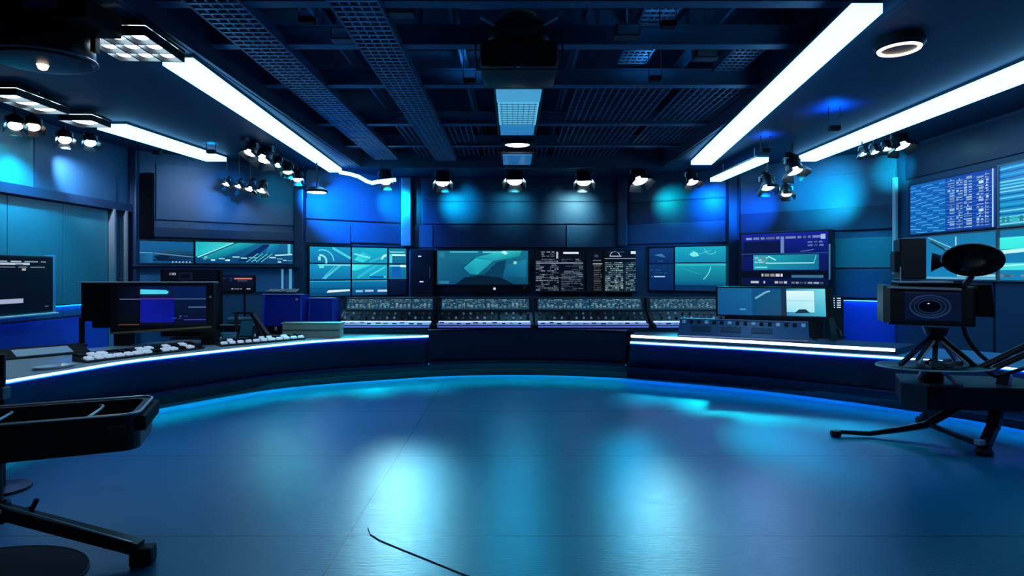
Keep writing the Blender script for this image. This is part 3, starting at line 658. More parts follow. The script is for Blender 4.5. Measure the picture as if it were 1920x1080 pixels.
# ------------------------------------------------------------------ mixing console: four modules in a line
def module(x0, x1, label, seed):
    rnd = random.Random(seed); w = x1 - x0; t = thing('mixing_console', label, 'mixing console', ((x0 + x1) / 2, 10.435, 0.792), 0, 'mixing console modules on the desk')
    MB().prism([(-0.002, 0.062), (-0.002, 0.068), (0.21, 0.097), (0.21, 0.09)], -w / 2 + 0.045, w / 2 - 0.045).build('ledge_plate', mat('pale_lilac_plate', (0.5, 0.55, 0.75), 0.3, emit=(0.12, 0.17, 0.42), strength=0.5), t)
    prof = [(0.0, 0.0), (0.0, 0.06), (0.22, 0.09), (0.5, 0.285), (0.52, 0.30), (0.58, 0.53), (0.78, 0.53), (0.82, 0.0)]
    hs = MB().prism(prof, -w / 2, w / 2).build('housing', DARK, t)
    for s in (-1, 1): MB().prism([(y - 0.012 if y < 0.4 else y + 0.012, z + (0.012 if z > 0 else 0)) for y, z in prof], s * (w / 2 - 0.03) - 0.012, s * (w / 2 - 0.03) + 0.012).build('side_cheek', BLACK, t)
    sl = math.atan2(0.06, 0.23); pw, ph = w - 0.12, 0.205
    p = Paint(pw, ph, (20, 52, 78), (28, 66, 92)); k = int(pw / 0.075); p.text(0.01, 0.62, 0.99, 0.95, 3, (120, 170, 190), 0.8, 0.008, 0.03, seed=seed)
    n0 = p.n
    for i in range(k):
        u = 0.01 + 0.98 * i / k; h = rnd.uniform(0.12, 0.5); p.n = n0; c = rnd.choice([(70, 150, 170), (95, 140, 170), (60, 120, 130), (120, 150, 160)])
        p.quad(u, 0.08, u + 0.55 / k, 0.08 + h, [tuple(x * 0.5 for x in c)] * 2 + [c] * 2)
    p.n = n0 + 1
    for i in range(1, 4): p.quad(i / 4 - 0.003, 0, i / 4 + 0.003, 1, (8, 14, 22))
    p.text(0.02, 0.1, 0.98, 0.6, 5, (150, 185, 200), 0.25, 0.006, 0.02, seed=seed + 5)
    p.build('meter_screen', t, (-pw / 2, 0.512, 0.312), rx=-sl)
    MB().box((0, 0.505, 0.305), (w - 0.1, 0.014, 0.012)).build('screen_bezel', GREY, t)
    a = math.atan2(0.195, 0.28); n = max(6, int(w / 0.13))
    nrm = Vector((0, -math.sin(a), math.cos(a)))
    kmats = [GREY, KEYW, BLACKM, GREY, KEYW]
    for r in range(2):
        for i in range(n):
            x = -w / 2 + 0.09 + (w - 0.18) * i / (n - 1); f = 0.36 + 0.36 * r
            b = Vector((x, 0.22 + 0.28 * f, 0.09 + 0.195 * f)); rr = 0.022
            mb = MB(); mb.cyl(b, b + nrm * 0.03, rr, rr * 0.8, n=10); mb.box(b + nrm * 0.034, (0.006, 0.02, 0.006))
            mb.build('knob', rnd.choice(kmats), hs)
    n = max(5, int(w / 0.17))
    for i in range(n):
        x = -w / 2 + 0.1 + (w - 0.2) * (i + 0.3 * rnd.random()) / n
        y = rnd.uniform(0.05, 0.16); mb = MB(); mb.box((x, y, 0.06 + 0.136 * y + 0.014), (rnd.uniform(0.05, 0.09), 0.035, 0.022), bev=0.004); mb.build('fader_cap', rnd.choice([BLACKM, KEYW, BLUEBOX]), hs)
    mb = MB(); mb.box((0, 0.222, 0.105), (w - 0.1, 0.025, 0.026)); mb.build('light_line', mat('console_light_line', (0.8, 0.85, 1), 0.4, emit=(0.5, 0.66, 1.0), strength=1.1), t)
    MB().box((0, -0.004, 0.035), (w - 0.1, 0.008, 0.03)).build('front_strip', mat('console_front_glow', (0.2, 0.25, 0.7), 0.4, emit=(0.06, 0.1, 0.55), strength=0.9), t)
    return t
module(-3.15, -1.42, 'console module at the end beside the blue padded cabinets', 1)
module(-1.38, 0.38, 'console module below the large picture screen', 2)
module(0.42, 2.48, 'longest console module, below the white text screens', 3)
module(2.52, 3.92, 'console module at the end beside the triple-picture monitor', 4)
# ------------------------------------------------------------------ screens on the walls
def wall_rect(pl, px0, py0, px1, py1, off=0.0):
    """(u0, z0, width, height) of a picture rectangle: top left corner and bottom right corner."""
    u0, z1 = pl.hit(px0, py0, off); u1, z0 = pl.hit(px1, py1, off)
    return u0, z0, u1 - u0, z1 - z0
def framed(name, label, cat, pl, rect, group=None, off=0.06, frame_m=BLACK, border=0.035, depth=0.06):
    u0, z0, w, h = rect
    t = thing(name, label, cat, pl.pt(u0, z0, off), pl.r, group)
    mb = MB(); mb.box((w / 2, depth / 2 + 0.001, h / 2), (w + 2 * border, depth, h + 2 * border), bev=0.008); mb.build('back_panel', BLACKM, t)
    mb = MB()
    for s in (0, 1):
        mb.box((-border / 2 if s == 0 else w + border / 2, -0.008, h / 2), (border, 0.03, h + 2 * border)); mb.box((w / 2, -0.008, -border / 2 if s == 0 else h + border / 2), (w, 0.03, border))
    mb.build('frame', frame_m, t)
    return t, w, h
C1, C2, C3, C4 = (20, 120, 165), (30, 190, 205), (8, 70, 120), (120, 235, 240)

# rear left: two screens side by side, a shelf, a blue lower board with upright light bars
r = wall_rect(W1, 252, 451, 363, 494, 0.06); t, w, h = framed('wall_screen', 'blue wall screen showing a dark car shape, next to the dark arch', 'screen', W1, r, 'screens on the rear left wall')
p = Paint(w, h, (20, 95, 150), (14, 75, 125)); p.poly([(0.3, 0.3), (0.5, 0.6), (0.75, 0.68), (1, 0.55), (1, 0.2), (0.4, 0.12)], [(18, 55, 85), (30, 85, 115), (35, 95, 125), (25, 75, 110), (14, 40, 80), (10, 30, 70)])
p.quad(0.02, 0.0, 0.3, 0.42, [(10, 60, 110), (25, 95, 150), (30, 110, 160), (12, 70, 120)]); p.poly([(0.33, 0.3), (0.45, 0.4), (0.6, 0.33), (0.55, 0.2), (0.38, 0.15)], (8, 28, 62)); p.line((0.32, 0.45), (1, 0.3), 0.02, (90, 140, 165)); p.line((0.3, 0.15), (1, 0.1), 0.025, (8, 20, 45))
for i in range(6): p.quad(0.62 + 0.06 * i, 0.03, 0.65 + 0.06 * i, 0.09, (150, 190, 210))
p.quad(0.05, 0.45, 0.3, 0.48, (120, 180, 210)); p.build('picture', t)
r = wall_rect(W1, 366, 453, 549, 495, 0.06); t, w, h = framed('wall_screen', 'long turquoise wall screen with bright diagonal rays', 'screen', W1, r, 'screens on the rear left wall')
p = Paint(w, h, (18, 105, 150), (10, 60, 110)); p.poly([(0, 0.3), (0.35, 1), (0, 1)], [C2, (60, 215, 215), (25, 175, 190)]); p.line((0.02, 0.28), (0.37, 1), 0.03, (130, 240, 230))
p.poly([(0.05, 0.25), (0.42, 1), (0.62, 1), (0.2, 0.15)], [(20, 150, 165), (35, 185, 190), (20, 140, 165), (10, 95, 130)]); p.poly([(0.4, 0.1), (0.68, 0.95), (0.76, 0.95), (0.52, 0.1)], (6, 40, 95)); p.poly([(0.7, 0.55), (0.75, 1), (0.86, 1), (0.82, 0.5)], [(18, 110, 160), (30, 160, 190), (20, 120, 170), (12, 80, 140)])
rnd = random.Random(3)
for i in range(26):
    u, v = rnd.uniform(0.0, 0.95), rnd.uniform(0.02, 0.28) + 0.1 * rnd.random(); p.quad(u, v, u + rnd.uniform(0.02, 0.08), v + rnd.uniform(0.03, 0.07), rnd.choice([(150, 220, 225), (8, 35, 80), (90, 180, 200), (190, 235, 235)]))
for k in range(4): p.line((0.5 + 0.05 * k, 0.08), (0.62 + 0.05 * k, 0.5), 0.02, (80, 190, 200))
p.quad(0.94, 0.5, 0.97, 1.0, (90, 200, 220)); p.line((0.8, 0.42), (0.99, 0.48), 0.03, (180, 235, 235)); p.build('picture', t)
u0, z0, w, h = wall_rect(W1, 250, 501, 553, 546, 0.05)
t = thing('wall_lower_board', 'blue lower board with two upright light bars, behind the small monitor', 'wall board', W1.pt(u0, z0, 0.03), W1.r)
MB().box((w / 2, -0.005, h / 2), (w, 0.05, h), bev=0.006).build('board_frame', mat('mid_blue_board', (0.03, 0.14, 0.28), 0.4), t)
for f, ww in ((0.908, 0.045), (0.965, 0.06)): MB().box((w * f, -0.045, h * 0.52), (ww, 0.03, h * 0.86), bev=0.006).build('light_bar', mat('pale_light_bar', (0.3, 0.5, 0.6), 0.4, emit=(0.08, 0.3, 0.42), strength=0.7), t)
MB().box((w / 2, -0.1, h + 0.03), (w + 0.06, 0.2, 0.03), bev=0.006).build('shelf', NAVY, t)

# back left: video wall of nine cells
u0, z0, w, h = wall_rect(W2, 579, 461, 763, 553, 0.06)
t = thing('video_wall', 'turquoise video wall of nine cells left of the dark equipment cabinet', 'video wall', W2.pt(u0, z0, 0.06), W2.r)
MB().box((w / 2, 0.03, h / 2), (w + 0.06, 0.055, h + 0.06), bev=0.008).build('back_frame', BLACKM, t)
us, vs = (0.0, 0.41, 0.79, 1.0), (1.0, 0.66, 0.33, 0.0)
for r_ in range(3):
    for c in range(3):
        a, b, v1, v0 = us[c] + 0.008, us[c + 1] - 0.008, vs[r_] - 0.012, vs[r_ + 1] + 0.012
        cw, chh = (b - a) * w, (v1 - v0) * h
        if r_ == 2: p = Paint(cw, chh, (15, 120, 175) if c < 2 else (5, 25, 60), (5, 60, 110) if c < 2 else (3, 12, 38))
        else: p = Paint(cw, chh, [(22, 150, 200), (25, 180, 205), (20, 130, 165)][c], [(15, 110, 165), (20, 150, 190), (16, 105, 150)][c])
        if r_ == 0 and c == 0:
            p.arc((0.3, 0.1), 0.28 * cw, 0, 110, 0.03, (90, 215, 240)); p.arc((0.25, 0.1), 0.15 * cw, -20, 100, 0.045, (140, 240, 245)); p.line((0.55, 0.95), (1, 0.3), 0.06, (70, 215, 230)); p.quad(0.2, 0.15, 0.26, 0.4, (150, 240, 240))
        if r_ == 0 and c == 1:
            p.poly([(0.05, 0.2), (0.3, 0.75), (0.6, 0.4), (0.3, 0.05)], [(60, 230, 235), (40, 200, 225), (30, 170, 200), (50, 225, 225)]); p.line((0.05, 0.6), (0.5, 0.35), 0.04, (120, 240, 245)); p.arc((0.98, 0.2), 0.14 * cw, 90, 170, 0.06, (190, 245, 250)); p.line((0.5, 0.1), (0.85, 0.4), 0.03, (70, 190, 220))
        if r_ == 0 and c == 2:
            p.quad(0.1, 0.5, 0.95, 0.62, (190, 250, 250)); p.quad(0.05, 0.72, 0.9, 0.8, (110, 220, 220)); p.quad(0.05, 0.02, 0.2, 0.6, (90, 215, 220))
        if r_ == 1 and c == 0:
            p.line((0.35, 0.05), (0.75, 0.95), 0.05, (70, 205, 220)); p.line((0.3, 0.05), (0.6, 0.85), 0.03, (60, 190, 215)); p.quad(0.2, 0.9, 1.0, 0.98, (110, 240, 235)); p.quad(0.22, 0.75, 0.34, 0.95, (100, 230, 225))
        if r_ == 1 and c == 1:
            p.poly([(0.0, 0.6), (0.0, 1), (0.6, 1), (0.1, 0.55)], [(60, 235, 235), (70, 245, 240), (50, 210, 230), (40, 200, 215)]); p.line((0.15, 0.1), (0.7, 0.95), 0.06, (50, 185, 225)); p.line((0.5, 0.25), (0.95, 0.85), 0.04, (80, 215, 235)); p.quad(0.75, 0.12, 0.95, 0.2, (140, 220, 240)); p.quad(0.5, 0.05, 0.9, 0.2, (15, 90, 170))
        if r_ == 1 and c == 2:
            p.quad(0.2, 0.1, 0.7, 0.85, (12, 95, 180)); p.quad(0.05, 0.86, 0.95, 0.96, (120, 225, 235)); p.quad(0.65, 0.82, 0.98, 0.98, (200, 245, 250))
        if r_ == 2 and c < 2:
            p.quad(0, 0.93, 1, 1, (50, 170, 215)); p.quad(0, 0.45, 1, 0.52, (10, 80, 130))
            if c == 0: p.poly([(0.4, 0.22), (0.98, 0.3), (0.98, 0.42), (0.45, 0.38)], (225, 240, 240))
            else:
                p.quad(0.1, 0.22, 0.3, 0.36, (130, 190, 225)); p.quad(0.36, 0.24, 0.6, 0.36, (170, 205, 235)); p.quad(0.72, 0.22, 1.0, 0.36, (190, 215, 240))
        p.build('picture_cell', t, (a * w, -0.006, v0 * h))

# dark cabinet with two glints, centre
def cabinet(name, label, pl, rect, glints, m=BLACK):
    u0, z0, w, h = rect; t = thing(name, label, 'equipment cabinet', pl.pt(u0, 0.0, 0.35), pl.r)
    H = z0 + h; MB().box((w / 2, 0.16, H / 2), (w, 0.32, H), bev=0.012).build('cabinet_body', m, t)
    dr = MB().box((w / 2, -0.006, z0 + h / 2), (w * 0.88, 0.012, h * 0.94), bev=0.004).build('door', BLACKM, t)
    MB().cyl((w * 0.86, -0.014, z0 + h * 0.35), (w * 0.86, -0.014, z0 + h * 0.6), 0.012, n=8).build('door_handle', GREY, dr)
    for fu, fv, ww in glints: MB().box((w * fu, -0.016, z0 + h * fv), (ww, 0.012, 0.03)).build('indicator', mat('indicator_white', (0.7, 0.8, 0.9), 0.3, emit=(0.55, 0.75, 0.9), strength=0.9), t)
    return t
cabinet('equipment_cabinet', 'tall black equipment cabinet between the video wall and the large picture screen', W3, wall_rect(W3, 769, 467, 812, 552, 0.35), [(0.42, 0.84, 0.08), (0.5, 0.28, 0.1)])
# large picture screen
r = wall_rect(W3, 820, 470, 990, 533, 0.2); t, w, h = framed('large_picture_screen', 'large dark turquoise picture screen in the middle of the back wall', 'screen', W3, r, None, off=0.2, frame_m=DARK)
MB().box((w / 2, 0.06, -0.13), (w + 0.07, 0.12, 0.2), bev=0.01).build('lower_casing', BLACKM, t)
MB().box((w / 2, 0.12, -0.75), (0.5, 0.14, 1.1), bev=0.01).build('pedestal', BLACKM, t)
MB().cyl((w * 0.63, -0.004, -0.12), (w * 0.63, 0.01, -0.12), 0.035, n=12).build('indicator', mat('indicator_white', emit=(0.55, 0.75, 0.9)), t); MB().cyl((w * 0.96, -0.004, -0.1), (w * 0.96, 0.01, -0.1), 0.025, n=12).build('indicator', GREY, t)
p = Paint(w, h, (20, 112, 140), (10, 72, 105)); p.poly([(0, 0.0), (0, 1), (0.3, 0.6), (0.35, 0)], [(16, 85, 120), (28, 112, 140), (16, 90, 125), (12, 68, 105)])
p.poly([(0.28, 0.48), (0.42, 0.78), (0.62, 0.7), (0.44, 0.28), (0.35, 0.3)], [(25, 150, 175), (40, 185, 200), (35, 165, 185), (28, 150, 175), (20, 130, 160)]); p.line((0.28, 0.48), (0.36, 0.28), 0.02, (8, 45, 70)); p.line((0.28, 0.48), (0.42, 0.8), 0.015, (8, 45, 70)); p.line((0.36, 0.28), (0.45, 0.27), 0.02, (8, 45, 70))
p.poly([(0.42, 0.8), (0.72, 1), (0.93, 1), (0.9, 0.82), (0.62, 0.7)], [(25, 160, 180), (50, 205, 210), (35, 175, 180), (20, 130, 150), (25, 150, 170)])
p.poly([(0.7, 0.25), (0.78, 0.6), (0.98, 0.75), (0.98, 0.2)], [(14, 85, 125), (20, 110, 145), (25, 130, 165), (18, 100, 140)]); p.poly([(0.2, 0), (0.3, 0.2), (0.5, 0.28), (0.7, 0.2), (0.85, 0)], (6, 32, 52))
p.poly([(0.5, 0.25), (0.66, 0.66), (0.76, 0.72), (0.72, 0.2)], (8, 62, 92)); p.quad(0.14, 0.94, 0.45, 0.985, (70, 175, 205)); p.quad(0.5, 0.93, 0.7, 0.98, (90, 200, 215)); p.poly([(0.7, 0.95), (0.74, 1), (0.78, 0.92), (0.75, 0.88)], (190, 245, 245)); p.quad(0.84, 0.6, 0.875, 0.68, (130, 215, 215)); p.quad(0.02, 0.02, 0.13, 0.1, (40, 125, 155)); p.quad(0.02, 0.8, 0.08, 0.95, (35, 125, 155)); p.build('picture', t)
# tall text screens
def textscreen(label, px0, py0, px1, py1, draw, extra=None):
    r = wall_rect(W3, px0, py0, px1, py1, 0.2); t, w, h = framed('text_screen', label, 'screen', W3, r, 'black text screens on the back wall', off=0.2, frame_m=BLACKM, border=0.02)
    p = Paint(w, h, (5, 12, 24), (6, 16, 26)); draw(p); p.build('picture', t)
    MB().box((w / 2, 0.1, -0.35), (w * 0.8, 0.1, 0.62)).build('pedestal', BLACKM, t)
def d1(p):
    p.text(0.03, 0.83, 0.4, 0.98, 3, (140, 155, 175), 0.7, 0.05, 0.1, seed=1); p.quad(0.43, 0.8, 0.47, 0.96, (170, 180, 200)); p.quad(0.57, 0.91, 0.88, 0.955, (225, 235, 250))
    p.text(0.02, 0.02, 0.48, 0.8, 17, (125, 140, 160), 0.7, 0.02, 0.11, seed=2); p.text(0.53, 0.02, 0.97, 0.8, 19, (100, 120, 140), 0.78, 0.03, 0.2, seed=3)
    p.quad(0.03, 0.68, 0.97, 0.7, (150, 165, 185)); p.quad(0.03, 0.33, 0.8, 0.345, (90, 105, 130))
textscreen('wide black text screen right next to the large picture screen', 1003, 469, 1096, 547, d1)
def d2(p):
    p.text(0.45, 0.02, 0.98, 0.7, 13, (95, 95, 90), 0.85, 0.1, 0.5, seed=4); p.quad(0.4, 0.66, 1, 0.68, (180, 185, 195)); p.quad(0.4, 0.74, 0.95, 0.76, (110, 115, 130)); p.text(0.5, 0.8, 0.9, 0.92, 1, (80, 90, 110), 0.9, 0.1, 0.3, seed=6)
textscreen('narrow black text screen between the two wider text screens', 1100, 469, 1129, 547, d2)
def d3(p):
    p.quad(0.0, 0.0, 1, 0.7, (14, 34, 48)); p.text(0.03, 0.02, 0.5, 0.72, 15, (150, 180, 190), 0.82, 0.02, 0.08, seed=7, thick=0.6); p.text(0.57, 0.02, 0.98, 0.72, 15, (125, 160, 175), 0.82, 0.02, 0.08, seed=8, thick=0.6)
    p.quad(0, 0.79, 1, 0.805, (150, 160, 180)); p.quad(0.7, 0.91, 1.0, 0.975, (225, 235, 245)); p.arc((0.28, 0.85), 0.08 * p.w * 1.6, 10, 170, 0.018, (170, 195, 220)); p.quad(0.14, 0.845, 0.45, 0.865, (170, 195, 220)); p.text(0.1, 0.93, 0.6, 0.98, 1, (60, 80, 130), 0.8, 0.05, 0.15, seed=9)
textscreen('text screen with a white header block and two dense columns', 1133, 469, 1204, 547, d3)
# right video wall: two dark cells and two turquoise ones
u0, z0, w, h = wall_rect(W4, 1216, 466, 1363, 546, 0.06)
t = thing('video_wall', 'video wall with two dark and two turquoise cells beside the text screens', 'video wall', W4.pt(u0, z0, 0.06), W4.r)
MB().box((w / 2, 0.03, h / 2), (w + 0.06, 0.055, h + 0.1), bev=0.008).build('back_frame', BLACKM, t)
for (a, b, v0, v1, k) in ((0.01, 0.335, 0.64, 1.0, 0), (0.01, 0.335, 0.0, 0.62, 1), (0.355, 1.0, 0.66, 1.02, 2), (0.355, 1.0, 0.0, 0.635, 3)):
    cw, chh = (b - a) * w, (v1 - v0) * h
    p = Paint(cw, chh, [(14, 60, 120), (10, 52, 105), (25, 170, 195), (24, 160, 180)][k], [(8, 42, 95), (6, 35, 82), (20, 130, 175), (8, 62, 105)][k])
    if k == 0: p.poly([(0.2, 0.55), (0.5, 0.65), (0.7, 0.4), (0.45, 0.45)], (50, 120, 180)); p.text(0.1, 0.05, 0.9, 0.25, 1, (30, 80, 140), 0.6, 0.05, 0.2, seed=3)
    if k == 1: p.quad(0.2, 0.5, 0.65, 0.545, (150, 205, 235)); p.quad(0.1, 0.505, 0.14, 0.53, (90, 150, 190)); p.text(0.05, 0.6, 0.9, 0.95, 3, (30, 78, 130), 0.4, 0.04, 0.1, seed=5)
    if k == 2: p.poly([(0.28, 0.5), (0.36, 0.72), (0.45, 0.6), (0.47, 0.4), (0.36, 0.35)], (120, 235, 230)); p.line((0.45, 0.5), (0.7, 0.75), 0.012, (90, 210, 220)); p.arc((0.7, 0.9), 0.12 * cw, 180, 330, 0.015, (110, 215, 220))
    if k == 3: p.arc((0.3, 0.98), 0.4 * cw, 270, 352, 0.02, (120, 230, 235)); p.quad(0, 0.2, 1, 0.42, [(10, 82, 125), (10, 82, 125), (16, 120, 150), (16, 120, 150)]); p.quad(0.03, 0.92, 1, 0.96, (60, 200, 215)); p.line((0.1, 0.85), (0.5, 0.6), 0.01, (50, 180, 195)); p.quad(0, 0, 1, 0.2, (6, 50, 92))
    p.build('picture_cell', t, (a * w, -0.006, v0 * h))
# tall rack monitor on the right
u0, z0, w, h = wall_rect(W5, 1388, 437, 1556, 541, 0.5)
t = thing('rack_monitor', 'tall rack monitor with a blue header, turquoise strip and white readings', 'rack monitor', W5.pt(u0, 0.0, 0.5), W5.r)
MB().box((w / 2, 0.15, (z0 + h) / 2), (w + 0.08, 0.28, z0 + h), bev=0.015).build('rack_body', BLACK, t)
MB().box((w + 0.0, -0.012, z0 + h * 0.45), (0.03, 0.03, h * 0.6)).build('side_trim', STEEL, t)
p = Paint(w * 0.97, h * 0.93, (14, 26, 120), (6, 20, 60)); p.quad(0, 0.62, 1, 1, [(8, 20, 85), (10, 26, 100), (20, 32, 150), (20, 34, 150)]); p.quad(0.03, 0.56, 0.52, 0.85, (8, 16, 62)); p.text(0.06, 0.86, 0.95, 0.96, 1, (140, 160, 225), 0.95, 0.03, 0.12, seed=11, thick=0.45); p.quad(0.92, 0.86, 0.97, 0.95, (165, 185, 235)); p.quad(0.475, 0.62, 0.515, 0.93, (105, 130, 200))
p.text(0.78, 0.72, 0.95, 0.84, 2, (110, 140, 210), 0.9, 0.03, 0.07, seed=12); p.line((0.7, 0.64), (0.85, 0.67), 0.015, (90, 115, 190)); p.quad(0.0, 0.6, 1, 0.615, (30, 80, 130))
p.quad(0.15, 0.3, 0.9, 0.585, [(25, 150, 180), (15, 110, 150), (20, 120, 145), (30, 175, 190)]); p.text(0.17, 0.42, 0.33, 0.55, 3, (195, 245, 245), 0.9, 0.02, 0.08, seed=13, thick=0.6); p.line((0.33, 0.56), (0.42, 0.48), 0.025, (180, 240, 240)); p.quad(0.3, 0.415, 0.85, 0.435, (150, 240, 235)); p.line((0.85, 0.42), (0.87, 0.57), 0.012, (120, 220, 220)); p.quad(0.17, 0.33, 0.32, 0.36, (110, 220, 220))
p.quad(0, 0.14, 1, 0.28, (4, 10, 30)); p.text(0.25, 0.15, 0.5, 0.22, 1, (225, 230, 235), 0.95, 0.02, 0.06, seed=14, thick=0.8); p.quad(0.6, 0.15, 0.95, 0.2, (60, 110, 150)); p.text(0.12, 0.02, 0.55, 0.09, 1, (220, 228, 235), 0.95, 0.02, 0.1, seed=15, thick=0.6); p.text(0.6, 0.02, 0.95, 0.09, 1, (150, 170, 190), 0.7, 0.02, 0.06, seed=16, thick=0.5)
p.build('picture', t, (w * 0.015, -0.004, z0 + h * 0.04))
# right wall data display, and the lower row of screens
r = wall_rect(W6, 1707, 347, 1707 + 1, 440, 0.06); u0 = r[0]; z1 = W6.hit(1707, 349, 0.06)[1]; z0 = W6.hit(1707, 440, 0.06)[1]
uE = W6.hit(2060, 440, 0.06)[0]; um = W6.hit(1872, 440, 0.06)[0]
for (a, b, lab, k) in ((u0, um - 0.03, 'big blue data display with columns of white marks', 0), (um + 0.03, uE, 'cyan data display cut by the picture edge', 1)):
    t, w, h = framed('data_display', lab, 'data display', W6, (a, z0, b - a, z1 - z0), 'data displays on the wall behind the film camera', off=0.06, frame_m=GREY if k else NAVY, border=0.03)
    if k == 0:
        p = Paint(w, h, (22, 100, 190), (16, 105, 180)); n0 = p.n
        for i in range(15):
            v = 0.03 + i / 15.5
            for j in range(6):
                p.n = n0; p.line((j * 0.075, v + 0.012 * math.sin(j * 2 + i)), (j * 0.075 + 0.075, v + 0.012 * math.sin(j * 2 + 2 + i)), 0.016, (70, 165, 225) if (i + j) % 3 else (12, 70, 150))
        p.n = n0 + 1; p.quad(0.45, 0, 1, 1, [(14, 70, 165), (14, 60, 160), (18, 60, 170), (16, 75, 170)]); n0 = p.n
        rnd = random.Random(5)
        for c, (ua, ub) in enumerate(((0.48, 0.56), (0.58, 0.65), (0.665, 0.75), (0.80, 0.87), (0.885, 0.92))):
            v = 0.04
            while v < 0.95:
                hh = rnd.uniform(0.02, 0.05); p.n = n0; g = rnd.uniform(0.6, 1); cc = tuple(x * g for x in ((190, 225, 250) if c else (150, 195, 240)))
                k2 = rnd.randrange(4)
                if k2 == 0: p.quad(ua, v, ub, v + hh * 0.45, cc)
                elif k2 == 1: p.quad(ua + (ub - ua) * 0.3, v, ub, v + hh, cc)
                elif k2 == 2: p.quad(ua, v, ua + (ub - ua) * 0.4, v + hh, cc); p.n = n0; p.quad(ua + (ub - ua) * 0.6, v, ub, v + hh * 0.6, cc)
                else: p.quad(ua, v, ub, v + hh * 0.25, cc); p.n = n0; p.quad((ua + ub) / 2 - 0.008, v, (ua + ub) / 2 + 0.008, v + hh, cc)
                v += hh + 0.016
        p.n = n0 + 1; n0 = p.n
        for i in range(13): p.n = n0; p.quad(0.45, 0.05 + i * 0.072, 0.96, 0.058 + i * 0.072, (60, 130, 215))
        p.n = n0 + 1; p.quad(0.955, 0, 0.97, 1, (170, 205, 235))
    else:
        p = Paint(w, h, (30, 130, 215), (20, 150, 190)); n0 = p.n; rnd = random.Random(8)
        for i in range(18):
            v = 0.03 + i / 18.5; p.n = n0; p.line((0.0, v), (rnd.uniform(0.5, 1.0), v + rnd.uniform(-0.01, 0.02)), 0.022, rnd.choice([(80, 210, 235), (120, 220, 240), (40, 170, 220), (16, 90, 170)]))
        p.n = n0 + 1; p.text(0.02, 0.02, 0.6, 0.14, 1, (60, 210, 220), 0.9, 0.03, 0.08, seed=4, thick=0.8)
    p.build('picture', t)
z1 = W6.hit(1707, 447, 0.06)[1]; z0 = W6.hit(1707, 522, 0.06)[1]
uA = W6.hit(1696, 447, 0.06)[0]
for (a, b, lab, k) in ((uA, um - 0.03, 'turquoise wall screen behind the round lens hood of the film camera', 0), (um + 0.03, uE, 'wall screen with bright cyan bars, cut by the picture edge', 1)):
    t, w, h = framed('lower_wall_screen', lab, 'screen', W6, (a, z0, b - a, z1 - z0), 'lower screens on the wall behind the film camera', off=0.06, frame_m=GREY, border=0.025)
    p = Paint(w, h, (24, 120, 170), (20, 130, 185))
    if k == 0: p.line((0.3, 0.98), (0.62, 0.65), 0.02, (120, 200, 215)); p.quad(0.02, 0.0, 1, 0.05, (90, 170, 205)); p.quad(0.6, 0.75, 0.615, 0.95, (150, 215, 225)); p.quad(0.0, 0.0, 0.28, 1.0, (14, 84, 150)); p.quad(0.62, 0.06, 0.99, 0.11, (150, 205, 225))
    else: p.quad(0, 0.62, 1, 0.86, [(60, 235, 225), (50, 220, 225), (60, 235, 230), (70, 245, 235)]); p.poly([(0.0, 0.52), (0.7, 0.6), (0.7, 0.66), (0.0, 0.6)], (190, 250, 245)); p.quad(0, 0.2, 1, 0.34, (70, 225, 225)); p.line((0, 0.28), (0.8, 0.36), 0.02, (190, 245, 245)); p.text(0.0, 0.04, 1, 0.12, 1, (150, 190, 215), 0.9, 0.03, 0.08, seed=3, thick=0.7)
    p.build('picture', t)
# light battens low on the right and left walls
def batten(label, pl, px0, px1, py, m, off=0.05):
    u0, z = pl.hit(px0, py, off); u1, _ = pl.hit(px1, py, off)
    t = thing('wall_light_batten', label, 'light batten', pl.pt(u0, z, 0.004), pl.r, 'light battens on the walls')
    w = u1 - u0; MB().box((w / 2, -0.04, 0.012), (w, 0.08, 0.022)).build('channel_frame', NAVY, t); MB().box((w / 2, -0.045, -0.006), (w - 0.03, 0.05, 0.012)).build('tube', m, t)
    return t
LEDWALL = mat('batten_blue', (0.1, 0.2, 0.9), 0.4, emit=(0.0, 0.10, 1.0), strength=22.0)
batten('blue light batten on the wall behind the triple-picture monitor', W5, 1568, 1688, 562, mat('batten_pale', (0.1, 0.3, 0.9), 0.4, emit=(0.02, 0.18, 1.0), strength=16.0), 0.05)
batten('blue light batten low on the panelled wall behind the worktop end', W0, -260, 190, 601, LEDWALL, 0.05)
# big black monitor on the left wall
z0 = W0.hit(98, 582, 0.3)[1]; z1 = W0.hit(98, 484, 0.3)[1]; ua, ub = W0.hit(-200, 500, 0.3)[0], W0.hit(97, 500, 0.3)[0]
t = thing('wall_monitor', 'big black monitor with a pale side edge on the panelled wall', 'monitor', W0.pt(ua, z0, 0.3), W0.r)
w, h = ub - ua, z1 - z0
MB().box((w / 2, 0.05, h / 2), (w + 0.06, 0.1, h + 0.06), bev=0.012).build('casing_frame', BLACK, t); MB().box((w + 0.045, 0.06, h / 2), (0.03, 0.17, h + 0.09), bev=0.008).build('side_edge', mat('pale_blue_edge', (0.12, 0.24, 0.4), 0.35), t)
MB().box((w / 2, 0.0, -0.045), (w + 0.1, 0.16, 0.03), bev=0.006).build('lower_edge', STEEL, t); MB().box((w / 2, 0.2, h / 2), (0.4, 0.2, 0.3)).build('wall_bracket', DARK, t)
p = Paint(w, h, (3, 8, 20), (3, 10, 26)); p.quad(0.0, 0.86, 0.82, 0.9, (170, 200, 220)); p.text(0.6, 0.8, 0.95, 0.95, 3, (200, 215, 230), 0.7, 0.04, 0.12, seed=21, thick=0.4); p.quad(0.76, 0.76, 0.79, 0.8, (170, 170, 180)); p.quad(0.55, 0.18, 0.77, 0.26, (160, 170, 200)); p.quad(0.94, 0.08, 0.97, 0.1, (90, 90, 100)); p.build('picture', t, (0, -0.004, 0))
